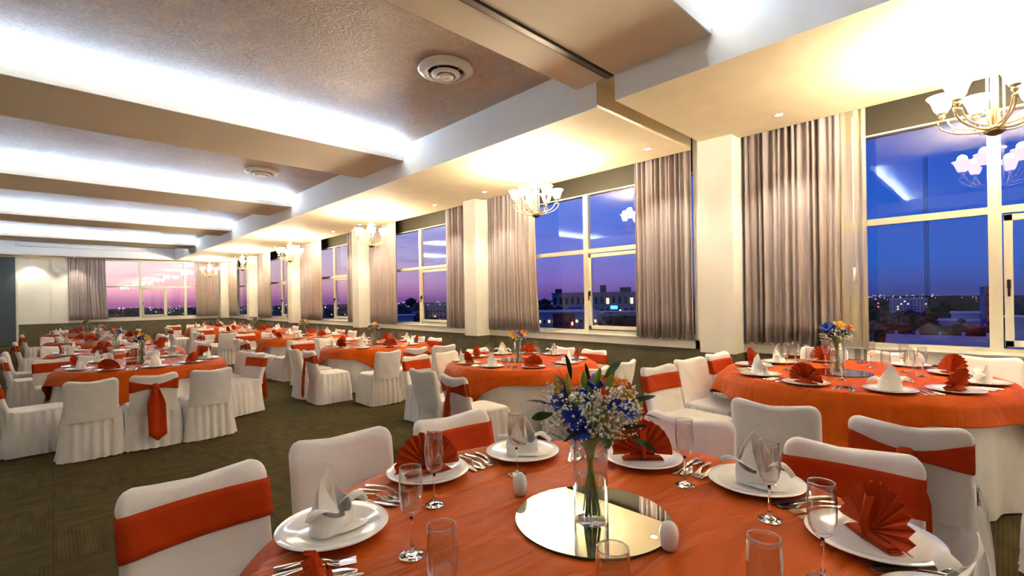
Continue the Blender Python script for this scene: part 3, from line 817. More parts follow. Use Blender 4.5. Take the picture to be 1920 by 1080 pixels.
PLATE = MB().lathe([(0.001, 0.006), (0.085, 0.006), (0.098, 0.009), (0.125, 0.017), (0.152, 0.022), (0.1535, 0.0205), (0.150, 0.018), (0.12, 0.010), (0.095, 0.001), (0.09, 0.0), (0.001, 0.001)], 48).mesh('dinner_plate', M['ceramic'])
SALT = MB().lathe([(0.001, 0.0), (0.017, 0.0), (0.021, 0.006), (0.0245, 0.03), (0.0245, 0.045), (0.021, 0.060), (0.013, 0.069), (0.005, 0.072), (0.001, 0.0722)], 24).mesh('shaker_body', M['ceramic'])
HOLE = MB()
for k in range(7):
    a = 2 * PI * k / 6; rr = 0 if k == 6 else 0.007
    HOLE.lathe([(0.0011, 0.0), (0.0011, 0.0005), (0.0001, 0.0006)], 6, (rr * math.cos(a), rr * math.sin(a), 0.0715 if k == 6 else 0.0708))
HOLE = HOLE.mesh('shaker_holes', M['black_metal'])

# flute: thin outer/inner shell bowl, solid stem and foot
FL_H = 0.227
bowl_prof_o = [(0.0035, 0.100), (0.012, 0.104), (0.020, 0.112), (0.0262, 0.125), (0.0295, 0.145), (0.0305, 0.165), (0.0300, 0.190), (0.0285, 0.215), (0.0277, FL_H)]
bowl_prof = bowl_prof_o + [(0.0268, FL_H + 0.0008), (0.0260, FL_H), (0.0268, 0.215), (0.0284, 0.190), (0.0289, 0.165), (0.0279, 0.146), (0.0245, 0.127), (0.018, 0.115), (0.009, 0.110), (0.0005, 0.1095)]
F_BOWL = MB().lathe([(0.0005, 0.0995)] + bowl_prof, 36).mesh('bowl', M['glassware'])
F_RIM = MB().lathe([(0.0266, FL_H - 0.0004), (0.0272, FL_H - 0.0012), (0.0280, FL_H - 0.0002), (0.0279, FL_H + 0.0010), (0.0272, FL_H + 0.0016), (0.0266, FL_H + 0.0010), (0.0266, FL_H - 0.0004)], 36).mesh('rim', M['glass_solid'])
F_STEM = MB().lathe([(0.0005, 0.0995), (0.0045, 0.0995), (0.0042, 0.085), (0.0040, 0.06), (0.0042, 0.03), (0.0052, 0.022), (0.0075, 0.018), (0.0075, 0.014), (0.006, 0.012), (0.0005, 0.012)], 16).mesh('stem', M['glass_solid'])
F_FOOT = MB().lathe([(0.0005, 0.0118), (0.008, 0.0112), (0.015, 0.007), (0.026, 0.0035), (0.0325, 0.0015), (0.033, 0.0005), (0.031, 0.0), (0.0005, 0.0)], 32).mesh('foot', M['glass_solid'])
F_FAR = MB().lathe([(0.0005, 0.0), (0.033, 0.0005), (0.026, 0.004), (0.008, 0.011), (0.0045, 0.022), (0.0042, 0.09)] + bowl_prof_o + [(0.0262, FL_H)], 20).mesh('champagne_flute', M['glassware'])
T_MESH = MB().lathe([(0.0005, 0.0), (0.022, 0.0), (0.025, 0.004), (0.030, 0.03), (0.033, 0.07), (0.032, 0.105), (0.0305, 0.105), (0.0315, 0.07), (0.0285, 0.03), (0.023, 0.009), (0.0005, 0.009)], 24).mesh('water_tumbler', M['glassware'])

def flatware(kind):
    mb = MB()
    def strip(st):  # stations (y, halfwidth, z, thickness)
        rows = []
        for y, w, z, t_ in st:
            rows.append([(-w, y, z), (-w * 0.5, y, z + t_), (w * 0.5, y, z + t_), (w, y, z), (w * 0.5, y, z - t_ * .3), (-w * 0.5, y, z - t_ * .3)])
        o = len(mb.v); mb.grid(rows, True)
        mb.f.append(tuple(o + k for k in range(6))); mb.mi.append(0)
        mb.f.append(tuple(o + (len(rows) - 1) * 6 + k for k in range(6))); mb.mi.append(0)
    h0 = [(-0.100, 0.004, 0.003, 0.002), (-0.096, 0.0095, 0.003, 0.0025), (-0.075, 0.0105, 0.004, 0.003), (-0.04, 0.006, 0.008, 0.0025), (0.0, 0.0038, 0.012, 0.0022)]
    if kind == 'knife':
        strip([(-0.115, 0.005, 0.004, 0.003), (-0.110, 0.009, 0.0045, 0.004), (-0.06, 0.0085, 0.005, 0.0045), (-0.02, 0.0075, 0.005, 0.004), (-0.005, 0.0085, 0.005, 0.004), (0.0, 0.006, 0.004, 0.002), (0.02, 0.0095, 0.003, 0.001), (0.08, 0.0105, 0.003, 0.001), (0.105, 0.0075, 0.003, 0.001), (0.115, 0.002, 0.003, 0.001)])
    elif kind == 'fork':
        strip(h0 + [(0.03, 0.0045, 0.008, 0.002), (0.045, 0.011, 0.004, 0.0015), (0.055, 0.0125, 0.003, 0.0013)])
        for k in range(4):
            x = -0.0105 + 0.007 * k
            mb.box(x - 0.0016, x + 0.0016, 0.054, 0.094, 0.0035, 0.0050)
    else:
        strip(h0)
        rows = []
        for i in range(9):
            v = i / 8; y = 0.0 + 0.10 * v
            w = 0.0035 + 0.0175 * math.sin(max(0, (v - 0.22) / 0.78) ** 0.8 * PI * 0.94) if v > 0.22 else 0.0038
            zz = 0.012 - 0.008 * min(1, v * 2)
            dip = 0.005 * math.sin(max(0, (v - 0.25) / 0.75) * PI)
            rows.append([(-w, y, zz), (-w * .5, y, zz - dip), (0, y, zz - dip * 1.3), (w * .5, y, zz - dip), (w, y, zz)])
        mb.grid(rows)
        return mb.mesh('dessert_spoon', M['chrome'], True, thick=0.0012)
    return mb.mesh(kind, M['chrome'], True, auto=50)
FLAT = {'dinner_fork': flatware('fork'), 'table_knife': flatware('knife'), 'dessert_spoon': flatware('spoon')}

# white napkin folded to a peak with two wings; local -y is the open side
def napkin_white_mesh():
    A = MB(); n = 40
    rows = []
    for v in (0, 0.12, 0.3, 0.5, 0.68, 0.82, 0.92, 1.0):
        row = []
        for k in range(n + 1):
            phi = -PI / 2 + 2 * PI * k / n
            c, s_ = math.cos(phi), math.sin(phi)
            top = 0.050 + 0.030 * (1 - abs(s_)) ** 1.0 + 0.125 * max(0, s_) ** 1.6 - 0.006 * max(0, -s_) + 0.012 * math.exp(-((phi + PI / 2) / 0.3) ** 2)
            z = top * v
            up = max(0, (z - 0.07) / 0.105)
            belly = 1 + 0.12 * math.sin(min(1, z / 0.09) * PI)
            rx = 0.064 * belly * (1 - 0.12 * v); ry = 0.043 * belly
            sq = 1 + 0.13 * abs(math.sin(2 * phi)) * max(0, 1 - z / 0.05)
            back = max(0, s_) ** 1.5
            x = rx * c * sq * (1 - 0.55 * up ** 1.4 * back)
            y = ry * s_ * sq + 0.004 - 0.030 * up ** 1.3 * back
            row.append((x, y, z + 0.001))
        rows.append(row)
    A.grid(rows)
    # inner folded spike and rolled inner lip
    rows = []
    for v in (0, 0.3, 0.6, 0.85, 1.0):
        rows.append([(0.012 + 0.024 * (1 - v) * math.sin(t_), 0.012 - 0.016 * (1 - v) * math.cos(t_ * 1.3), 0.03 + 0.10 * v) for t_ in (-1.4, -.8, -.2, .4, 1.0, 1.5)])
    A.grid(rows)
    A.grid([[(-0.05, 0.005, 0.07), (-0.038, -0.012, 0.064), (-0.01, -0.026, 0.052)], [(-0.030, 0.024, 0.115), (-0.022, 0.004, 0.092), (0.000, -0.022, 0.050)], [(-0.012, 0.030, 0.150), (-0.008, 0.014, 0.11), (0.006, -0.020, 0.048)]])
    for s_ in (-1, 1):
        rows = []
        for i in range(9):
            v = i / 8
            cx = s_ * (0.050 + 0.075 * v); cz = 0.074 + 0.022 * math.sin(v * PI * 0.8) - 0.040 * v * v * (1 if s_ > 0 else 0.25)
            hw = 0.034 * (1 - v) ** 0.55 * (1 + 0.35 * math.sin(v * PI)) + 0.0008
            cy = -0.006 - 0.016 * v; row = []
            for k in range(7):
                u = k / 3 - 1
                row.append((cx - s_ * 0.014 * u * u, cy + hw * u * 0.85, cz - 0.024 * (1 - v) * u * 0.6 - 0.018 * u * u * (1 - v * .4)))
            rows.append(row)
        A.grid(rows)
    A.grid([[(-0.055, -0.026, 0.010), (-0.02, -0.046, 0.012), (0.02, -0.046, 0.012), (0.055, -0.026, 0.010)],
            [(-0.035, -0.045, 0.006), (-0.01, -0.060, 0.006), (0.030, -0.062, 0.006), (0.066, -0.043, 0.006)],
            [(0.0, -0.056, 0.004), (0.014, -0.068, 0.004), (0.045, -0.074, 0.004), (0.088, -0.064, 0.004)]])
    return A.mesh('winged_napkin', M['napkin_white'], True, thick=0.0022, auto=65)
# orange pleated fan napkin; fan stands in the local xz plane
def napkin_fan_mesh():
    A = MB(); NP = 13
    rows0, rows1, rows2 = [], [], []
    c = (0, 0, 0.026)
    pts = []
    for k in range(2 * NP + 1):
        a = R(-96 + 192 * k / (2 * NP)); zig = (1 if k % 2 else -1)
        r = 0.126 - (0.003 if k % 2 else 0)
        pts.append((a, zig, r))
    for q in (0.02, 0.35, 0.7, 1.0):
        rows0.append([(c[0] + r * q * math.sin(a), -0.0075 * zig * (0.3 + q) + 0.030 * q * math.cos(a) , c[2] + max(-0.012, r * q * math.cos(a))) for a, zig, r in pts])
    A.grid(rows0)
    # centre front fold
    A.grid([[(-0.016, -0.006, 0.125), (0.0, -0.016, 0.118), (0.018, -0.004, 0.125)], [(-0.010, -0.02, 0.06), (0.001, -0.034, 0.055), (0.012, -0.02, 0.06)], [(-0.004, -0.02, 0.012), (0.001, -0.030, 0.006), (0.006, -0.02, 0.012)]])
    # back prop
    A.grid([[(-0.06, 0.0, 0.005), (-0.03, 0.03, 0.004), (0.03, 0.03, 0.004), (0.06, 0.0, 0.005)], [(-0.035, 0.022, 0.045), (-0.015, 0.035, 0.04), (0.015, 0.035, 0.04), (0.035, 0.022, 0.045)]])
    for j in range(3):
        z = 0.003 + 0.0045 * j; d = 0.006 * j
        A.grid([[(-0.085 + d, -0.018, z), (0, -0.026, z + .001), (0.085 - d, -0.018, z)], [(-0.085 + d, 0.02, z), (0, 0.026, z + .001), (0.085 - d, 0.02, z)]])
    return A.mesh('fan_napkin', M['napkin_orange'], False, thick=0.0018)
NW, NF = napkin_white_mesh(), napkin_fan_mesh()

def flower_mesh(mt, seed, rad=0.045, n=6):
    rnd = random.Random(seed); A = MB()
    for k in range(n):
        a = 2 * PI * k / n + rnd.uniform(-.15, .15); up = rnd.uniform(0.5, 0.85)
        rows = []
        for i in range(6):
            v = i / 5; r = rad * v * (1 - 0.25 * v * v * 0.6); z = rad * up * math.sin(v * 1.9) ; w = rad * 0.30 * math.sin(0.25 + v * 2.75)
            rows.append([(r * math.cos(a) - u * w * math.sin(a), r * math.sin(a) + u * w * math.cos(a), z - 0.25 * w * (1 - u * u) + 0.1 * w) for u in (-1, -0.4, 0.4, 1)])
        A.grid(rows)
    for k in range(4):
        a = k * PI / 2
        A.tube([(0, 0, 0), (0.3 * rad * math.cos(a), 0.3 * rad * math.sin(a), rad * 0.8)], 0.0012, 4)
    A.tube([(0, 0, 0.004), (0, 0, -0.03)], 0.002, 5)
    return A.mesh('lily_flower', mt, True)
def leaf_mesh(mt, ln=0.10, w=0.012, curl=0.03, seed=0):
    rows = []
    for i in range(8):
        v = i / 7; ww = w * math.sin(0.15 + v * 2.95) ** 0.8 if v < 1 else 0.0005
        rows.append([(u * ww, -curl * v * v, ln * v - 0.15 * curl * v + abs(u) * ww * 0.35) for u in (-1, 0, 1)])
    return MB().grid(rows).mesh('leaf', mt, True)
def bud_mesh(mt, ln=0.05, r=0.008):
    return MB().lathe([(0.001, 0), (r * .6, ln * .08), (r, ln * .35), (r * .9, ln * .6), (r * .45, ln * .88), (0.0005, ln)], 8).mesh('flower_bud', mt, True)
LV = [leaf_mesh(M['leaf'], 0.075, 0.012, 0.03), leaf_mesh(M['leaf_dark'], 0.085, 0.007, 0.035), leaf_mesh(M['leaf'], 0.07, 0.011, 0.02)]
BD = [bud_mesh(M['bud_green'], 0.052, 0.010), bud_mesh(M['bud_yellow'], 0.070, 0.009)]
FLW = {c: [flower_mesh(M[c + '_petal'], 1, 0.042), flower_mesh(M[c + '_petal'], 2, 0.036)] for c in ('blue', 'orange', 'yellow')}
_ico = bmesh.new(); bmesh.ops.create_icosphere(_ico, subdivisions=1, radius=1.0)
ICO_V = [tuple(v.co) for v in _ico.verts]; ICO_F = [tuple(v.index for v in f.verts) for f in _ico.faces]; _ico.free()
OCT_V = [(1, 0, 0), (-1, 0, 0), (0, 1, 0), (0, -1, 0), (0, 0, 1), (0, 0, -1)]
OCT_F = [(0, 2, 4), (2, 1, 4), (1, 3, 4), (3, 0, 4), (2, 0, 5), (1, 2, 5), (3, 1, 5), (0, 3, 5)]
def gyp_mesh(n, pts_fn, seed, fine):
    rnd = random.Random(seed); A = MB(); V_, F_ = (ICO_V, ICO_F) if fine else (OCT_V, OCT_F)
    for k in range(n):
        p = pts_fn(rnd); r = rnd.uniform(0.0028, 0.0060) * (1.0 if fine else 1.5)
        for j in range(rnd.choice((1, 2, 3)) if fine else 1):
            q = (p[0] + rnd.uniform(-.007, .007) * (j > 0), p[1] + rnd.uniform(-.007, .007) * (j > 0), p[2] + rnd.uniform(-.007, .007) * (j > 0))
            rr = r * (1 if j == 0 else 0.6)
            A.add([(q[0] + v[0] * rr, q[1] + v[1] * rr, q[2] + v[2] * rr * .8) for v in V_], F_, 0)
        if fine and k % 2 == 0:
            A.tube([(p[0] * 0.35, p[1] * 0.35, max(0.22, p[2] - 0.07)), p], 0.0006, 3, 1, cap=False)
    return A.mesh('babys_breath', [M['gyp'], M['gyp_stem']], True)
def orient(o, d, twist=0.0):
    q = Vector(d).normalized().to_track_quat('Z', 'Y'); o.rotation_mode = 'QUATERNION'
    from mathutils import Quaternion
    o.rotation_quaternion = q @ Quaternion((0, 0, 1), twist)
def cam_off(r, t, u):  # right, toward camera, up offsets in the world's horizontal frame
    v = RT * r - FW * t; return (v.x, v.y, u)
def bouquet(loc, label, flowers, leaves, buds, n_gyp, gfn, fine, seed, fs=1.0):
    rnd = random.Random(seed)
    t = thing('flower_bouquet', label, 'flowers', loc, 0, None)
    for (c, r, tw, u, d) in flowers:
        p = cam_off(r, tw, u); o = obj('lily_flower', FLW[c][rnd.randrange(2)], t, p); orient(o, cam_off(*d), rnd.uniform(0, 6)); o.scale = (fs, fs, fs); o['label'] = {'blue': 'blue', 'orange': 'orange', 'yellow': 'yellow'}[c] + ' flower head'
    for (k, r, tw, u, d) in leaves:
        o = obj('leaf', LV[k], t, cam_off(r, tw, u)); orient(o, cam_off(*d), rnd.uniform(0, 6))
    for (k, r, tw, u, d) in buds:
        o = obj('flower_bud', BD[k], t, cam_off(r, tw, u)); orient(o, cam_off(*d), 0)
    A = MB(); ns = 16 if fine else 8
    for k in range(ns):
        a = 2 * PI * k / ns + rnd.uniform(-.2, .2); r0 = rnd.uniform(0.008, 0.030); r1 = rnd.uniform(0.03, 0.075)
        a0 = a + 2.2
        pts = [(r0 * math.cos(a0), r0 * math.sin(a0), 0.018), (0.4 * r0 * math.cos(a0), 0.4 * r0 * math.sin(a0), 0.13), (0.012 * math.cos(a), 0.012 * math.sin(a), 0.20), (0.5 * r1 * math.cos(a), 0.5 * r1 * math.sin(a), 0.26), (r1 * math.cos(a), r1 * math.sin(a), 0.31 + rnd.uniform(0, .04))]
        A.tube(pts, rnd.uniform(0.0024, 0.0042) * (1 if fine else 1.3), 5)
    s = obj('stems', A.mesh('stems', M['stem'], True), t)
    g = obj('babys_breath', gyp_mesh(n_gyp, gfn, seed, fine), t); g['kind'] = 'stuff'
    return t

VASE = MB().lathe([(0.0005, 0.0), (0.047, 0.0), (0.050, 0.003), (0.050, 0.246), (0.049, 0.2485), (0.0475, 0.2465), (0.0475, 0.020), (0.0465, 0.013), (0.0005, 0.012)], 48).mesh('vase_wall', M['glassware'])
WATER = MB().lathe([(0.0005, 0.0135), (0.0460, 0.0145), (0.0470, 0.021), (0.0470, 0.1295), (0.0005, 0.1290)], 48).mesh('water', thin_glass('clear_vase_water', 0.8, (0.95, 0.98, 0.92), 1.33))
VASE_FAR = MB().lathe([(0.0005, 0.0), (0.048, 0.0), (0.050, 0.003), (0.050, 0.247), (0.048, 0.247), (0.048, 0.02), (0.0005, 0.018)], 24).mesh('vase_wall', M['glassware'])
WATER_FAR = MB().lathe([(0.0005, 0.0), (0.047, 0.0), (0.047, 0.12), (0.0005, 0.12)], 24, (0, 0, 0.021)).mesh('water', thin_glass('thin_water', 0.6, (0.90, 0.95, 0.82), 1.33))
MIR = MB().lathe([(0.0005, 0.0), (0.229, 0.0), (0.2295, 0.001), (0.2295, 0.005)], 72).mesh('glass_edge', M['mirror_edge'])
MIRT = MB().lathe([(0.229, 0.0052), (0.0005, 0.0052)], 72).mesh('mirror_face', M['mirror'], False)

# ------------------------------------------------------------------ laying the tables
def pol(cx, cy, r, deg): return cx + r * math.cos(R(deg)), cy + r * math.sin(R(deg))
flute_proto = [None]
def flute(x, y, z, label, group, near):
    if near:
        if flute_proto[0] is None:
            t = thing('champagne_flute', label, 'glass', (x, y, z))
            obj('bowl', F_BOWL, t); obj('stem', F_STEM, t); obj('foot', F_FOOT, t); obj('rim', F_RIM, t); flute_proto[0] = t
        else: t = dup(flute_proto[0]); t.location = (x, y, z)
        return tag(t, label, 'glass', group)
    return tag(obj('champagne_flute', F_FAR, None, (x, y, z)), label, 'glass', group)

def rows_of(items, cx, cy, z):
    """items: list of (x,y). returns phrase per item: rank from left along the back / front"""
    dc = proj((cx, cy, z))[2]; out = [None] * len(items)
    for side in ('back', 'front'):
        ids = [i for i, p in enumerate(items) if (proj((p[0], p[1], z))[2] > dc) == (side == 'back')]
        ids.sort(key=lambda i: proj((items[i][0], items[i][1], z))[0])
        for k, i in enumerate(ids): out[i] = '%s from left along the %s' % (ORD[k], side)
    return out
def set_table(key, nm, cx, cy, z, r, settings, flutes, half, rot, seed, near=0, mirror=(0, 0), tumblers=(), cut=True, cloth_seed=None):
    """settings: (angle, radius, 'W'|'O', turn)"""
    h = 0.76; f0 = z
    o = tag(obj('white_tablecloth', white_cloth_mesh(r - 0.004, h - 0.006, seed), None, (cx, cy, f0)), 'floor length white cloth on ' + nm, 'tablecloth', 'white tablecloths')
    o = tag(obj('orange_tablecloth', orange_cloth_mesh(r, h, half, R(rot), seed), None, (cx, cy, f0)), 'orange overlay cloth on ' + nm, 'tablecloth', 'orange tablecloths')
    zt = f0 + h + 0.0018
    P = [pol(cx, cy, s[1], s[0]) for s in settings]
    ph = rows_of(P, cx, cy, zt)
    for (x, y), s, p in zip(P, settings, ph):
        u, v, d = proj((x, y, zt))
        if d < 0.3 or v > 1230 or u > 2150 or u < -150: continue
        tag(obj('dinner_plate', PLATE, None, (x, y, zt)), 'white plate, %s of %s' % (p, nm), 'plate', 'plates on ' + nm)
        turn = s[3] if len(s) > 3 else random.uniform(-14, 14)
        k = 'white winged napkin' if s[2] == 'W' else 'orange fan napkin'
        sc_ = random.uniform(0.94, 1.06)
        o = obj('winged_napkin' if s[2] == 'W' else 'fan_napkin', NW if s[2] == 'W' else NF, None, (x, y, zt + 0.0075), R(s[0] - 90 + turn))
        o.scale = (sc_, sc_, random.uniform(0.95, 1.05))
        tag(o, '%s, %s of %s' % (k, p, nm), 'napkin', 'napkins on ' + nm)
    # cutlery in the gaps
    if cut:
        ss = sorted(range(len(settings)), key=lambda i: settings[i][0] % 360)
        gaps = []
        for a, b in zip(ss, ss[1:] + ss[:1]):
            A0, B0 = settings[a][0] % 360, settings[b][0] % 360
            g = (B0 - A0) % 360
            if g > 60: continue
            gaps.append((A0 + g / 2, (settings[a][1] + settings[b][1]) / 2))
        G = [pol(cx, cy, q[1], q[0]) for q in gaps]; gp = rows_of(G, cx, cy, zt)
        for (x, y), (ang, rr), p in zip(G, gaps, gp):
            u, v, d = proj((x, y, zt))
            if d < 0.3 or v > 1180 or u > 2050 or u < -100: continue
            tx, ty = -math.sin(R(ang)), math.cos(R(ang))
            kinds = [('dinner_fork', -0.050, 'outer '), ('dinner_fork', -0.020, 'inner '), ('dessert_spoon', 0.016, ''), ('table_knife', 0.048, '')]
            for kd, off, nm2 in kinds:
                j = random.uniform(-0.01, 0.01)
                o = obj(kd, FLAT[kd], None, (x + tx * off + j * 0.4, y + ty * off + j * 0.4, zt + 0.0004), R(ang + 90 + random.uniform(-9, 9)))
                tag(o, 'silver %s%s, cutlery set %s of %s' % (nm2, kd.split('_')[1], p, nm), kd.split('_')[1], 'cutlery on ' + nm)
    fp = [(x, y) for x, y in flutes]; php = rows_of(fp, cx, cy, zt)
    for (x, y), p in zip(fp, php):
        u, v, d = proj((x, y, zt + 0.2))
        if d < 0.3 or v > 1120 or u > 1990 or u < -60: continue
        flute(x, y, zt, 'empty stemmed glass, %s of %s' % (p, nm), 'glasses on ' + nm, near)
    for k, (x, y) in enumerate(tumblers):
        tag(obj('water_tumbler', T_MESH, None, (x, y, zt)), 'short water tumbler without a stem, %s on %s' % (ORD[k], nm), 'tumbler', 'tumblers on ' + nm)
    mx, my = cx + mirror[0], cy + mirror[1]
    mt = tag(bpy.data.objects.new('round_mirror', None), 'round flat mirror under the vase on ' + nm, 'mirror', 'table mirrors'); COL.objects.link(mt); mt.location = (mx, my, zt)
    obj('glass_edge', MIR, mt); obj('mirror_face', MIRT, mt)
    return mx, my, zt + 0.0053
def shaker(x, y, z, label):
    t = thing('salt_shaker', label, 'shaker', (x, y, z)); obj('shaker_body', SALT, t); obj('shaker_holes', HOLE, t)
def vase(x, y, z, nm, near):
    t = thing('glass_vase', 'clear cylinder vase holding flowers on ' + nm, 'vase', (x, y, z), 0, 'glass vases')
    obj('vase_wall', VASE if near else VASE_FAR, t); obj('water', WATER if near else WATER_FAR, t)

NMS = {'T1': 'the foreground table', 'T2': 'the first window table', 'T3': 'the second window table', 'T4': 'the third window table', 'T5': 'the fourth window table', 'T6': 'the fifth window table', 'T7': 'the sixth window table',
       'L1': 'the nearest left table', 'L2': 'the second left table', 'L3': 'the third left table', 'L4': 'the farthest left table'}
# foreground table
C1 = (1.09, 0.82)
def ang_r(x, y, c): return math.degrees(math.atan2(y - c[1], x - c[0])), math.hypot(x - c[0], y - c[1])
t1 = [(0.576, 1.344, 'W', -22), (1.017, 1.517, 'O', -18), (1.424, 1.418, 'W', 5), (1.696, 1.012, 'O', 25), (1.743, 0.602, 'W', 42), (1.552, 0.248, 'O', 8), (1.285, 0.055, 'W', 0), (0.80, 0.12, 'O', 0), (0.43, 0.52, 'W', 0), (0.385, 0.95, 'O', -14)]
st1 = [ang_r(x, y, C1) + (k, tn) for x, y, k, tn in t1]
fl1 = [(.663, 1.07), (.88, 1.279), (1.247, 1.274), (1.579, .777), (1.503, .482), (1.262, .294), (.534, .754), (.688, .471), (.908, .301)]
mx, my, mz = set_table('T1', NMS['T1'], C1[0], C1[1], NZ, 0.865, st1, fl1, 1.0, 45, 11, 1, (0.062, 0.038))
vase(mx - 0.02, my - 0.01, mz, NMS['T1'], 1)
VX, VY, VZ = mx - 0.02, my - 0.01, mz
shaker(1.125, 1.136, NZ + .762, 'white porcelain shaker left of the round mirror on the foreground table')
shaker(1.15, 0.612, NZ + .762, 'white porcelain shaker at the right rim of the foreground mirror')
def g1(rnd):
    while True:
        a = rnd.uniform(0, 2 * PI); rr = 0.150 * math.sqrt(rnd.random()); u = rnd.uniform(0.26, 0.40)
        r = rr * math.cos(a); t_ = rr * math.sin(a)
        # thick cloud at the front and lower part
        if (u < 0.345 or t_ > 0.02 or abs(r) > 0.08) and rr > 0.02 and (u - 0.24) > 0.25 * (rr - 0.05) and (r ** 2 + (u - .31) ** 2) < 0.15 ** 2:
            p = cam_off(r + 0.0, t_ , u); return p
FL1 = [('blue', 0.055, 0.03, 0.335, (.3, .6, .6)), ('blue', 0.03, 0.0, 0.385, (0, .3, 1)), ('blue', -0.05, 0.055, 0.315, (-.3, .8, .4)), ('blue', -0.075, 0.02, 0.345, (-.6, .5, .6)), ('blue', -0.015, 0.03, 0.355, (0, .6, .8)), ('blue', 0.02, -0.05, 0.36, (0, -.6, .8)), ('blue', -0.035, 0.065, 0.285, (-.2, .9, .2)), ('blue', 0.085, 0.045, 0.325, (.6, .6, .4)),
       ('orange', 0.075, -0.01, 0.385, (.4, .2, .9)), ('orange', 0.05, 0.005, 0.392, (.1, .5, .9)), ('yellow', 0.095, -0.005, 0.36, (.8, .2, .5)), ('orange', 0.105, -0.02, 0.375, (.8, 0, .6))]
LF1 = [(0, -0.075, 0.0, 0.40, (-.1, 0, 1)), (0, -0.06, 0, 0.36, (-.25, .1, 1)), (1, -0.05, -.02, 0.41, (-.1, 0, 1)), (1, 0.12, 0.0, 0.345, (1, .1, .25)), (0, 0.12, 0.03, 0.31, (1, .3, .35)), (0, 0.11, 0.05, 0.25, (1, .3, -.15)), (0, -0.11, 0.03, 0.32, (-1, .2, -.1)),
       (1, -0.10, 0.0, 0.33, (-.8, .2, .6)), (1, -0.06, 0.05, 0.33, (-.4, .6, .7)), (0, 0.0, 0.06, 0.35, (0, .7, .8)), (2, 0.04, 0.03, 0.42, (.4, .2, .6)), (2, -0.02, 0.0, 0.40, (-.3, .2, 1)), (1, 0.0, -.03, 0.38, (.1, 0, 1)), (0, 0.03, 0.07, 0.27, (.1, .9, .1)), (1, -0.04, 0.06, 0.28, (-.3, .9, .1)), (1, 0.07, 0.06, 0.29, (.5, .9, .1)), (0, -0.02, -.08, 0.30, (0, -1, .3)), (1, 0.06, -.08, 0.30, (.3, -1, .4))]
BD1 = [(1, -0.088, 0.01, 0.355, (-.22, 0, 1)), (0, -0.018, 0.02, 0.39, (0, .1, 1)), (0, -0.045, 0.06, 0.34, (0.05, .4, 1)), (0, 0.015, 0.02, 0.40, (.3, .1, 1)), (1, -0.06, 0.02, 0.37, (-.1, .1, 1)), (0, 0.045, 0.04, 0.385, (.3, .3, 1))]
bouquet((VX, VY, VZ), 'large bouquet of blue and orange lilies with tiny white flowers in the foreground vase', FL1, LF1, BD1, 620, g1, True, 5)

# first window table
C2 = (4.73, 0.87)
t2 = [(139, .78, 'W'), (95, .75, 'O'), (67, .68, 'W'), (170, .79, 'O'), (28, .73, 'O'), (-155, .80, 'W'), (-126, .80, 'O'), (-89, .76, 'W'), (-56, .70, 'O'), (-21, .80, 'W')]
def fl_at(c, st, r=0.47, d=12): return [pol(c[0], c[1], r + random.uniform(-.03, .03), a[0] + d + random.uniform(-3, 3)) for a in st]
def std(off, n=10, r=0.76): return [(off + 360 / n * k, r + random.uniform(-.03, .03), 'WO'[k % 2]) for k in range(n)]
def small_bouquet(x, y, z, nm, desc, cols, seed, full=1.0, gy=90):
    rnd = random.Random(seed); fl = []
    for k, (c, r, u) in enumerate(cols): fl.append((c, r, rnd.uniform(-.01, .04), u, (r * 8, .5, .8)))
    for k, c in enumerate([q[0] for q in cols]): fl.append((c, rnd.uniform(-.06, .06), rnd.uniform(-.07, -.02), rnd.uniform(.31, .35), (rnd.uniform(-1, 1), -.5, .7)))
    lf = [(rnd.choice((0, 1, 2)), rnd.uniform(-.06, .06), rnd.uniform(-.05, .05), rnd.uniform(.26, .33), (rnd.uniform(-1, 1), rnd.uniform(-1, 1), rnd.uniform(.1, 1))) for _ in range(11)]
    bd = [(rnd.choice((0, 1)), rnd.uniform(-.05, .05), rnd.uniform(-.03, .03), .35, (rnd.uniform(-.4, .4), 0, 1)) for _ in range(2)]
    def g(r_):
        a = r_.uniform(0, 2 * PI); rr = 0.125 * math.sqrt(r_.random()); return cam_off(rr * math.cos(a), rr * math.sin(a), r_.uniform(0.27, 0.38) - 0.25 * abs(rr) + 0.02)
    bouquet((x, y, z), desc + ' in the vase on ' + nm, fl, lf, bd, gy, g, False, seed, 1.4)
mx, my, mz = set_table('T2', NMS['T2'], C2[0], C2[1], NZ, 0.95, t2, fl_at(C2, t2, .45), 1.07, 47, 21, 1, (-0.06, 0.08), tumblers=[pol(4.73, .87, .35, 120), pol(4.73, .87, .42, -75)])
vase(mx - .05, my, mz, NMS['T2'], 0)
small_bouquet(mx - .05, my, mz, NMS['T2'], 'blue flowers left and orange ones right', [('blue', -.07, .33), ('blue', -.03, .30), ('yellow', .0, .37), ('orange', .07, .35), ('blue', .04, .32), ('blue', -.08, .36)], 31, gy=200)
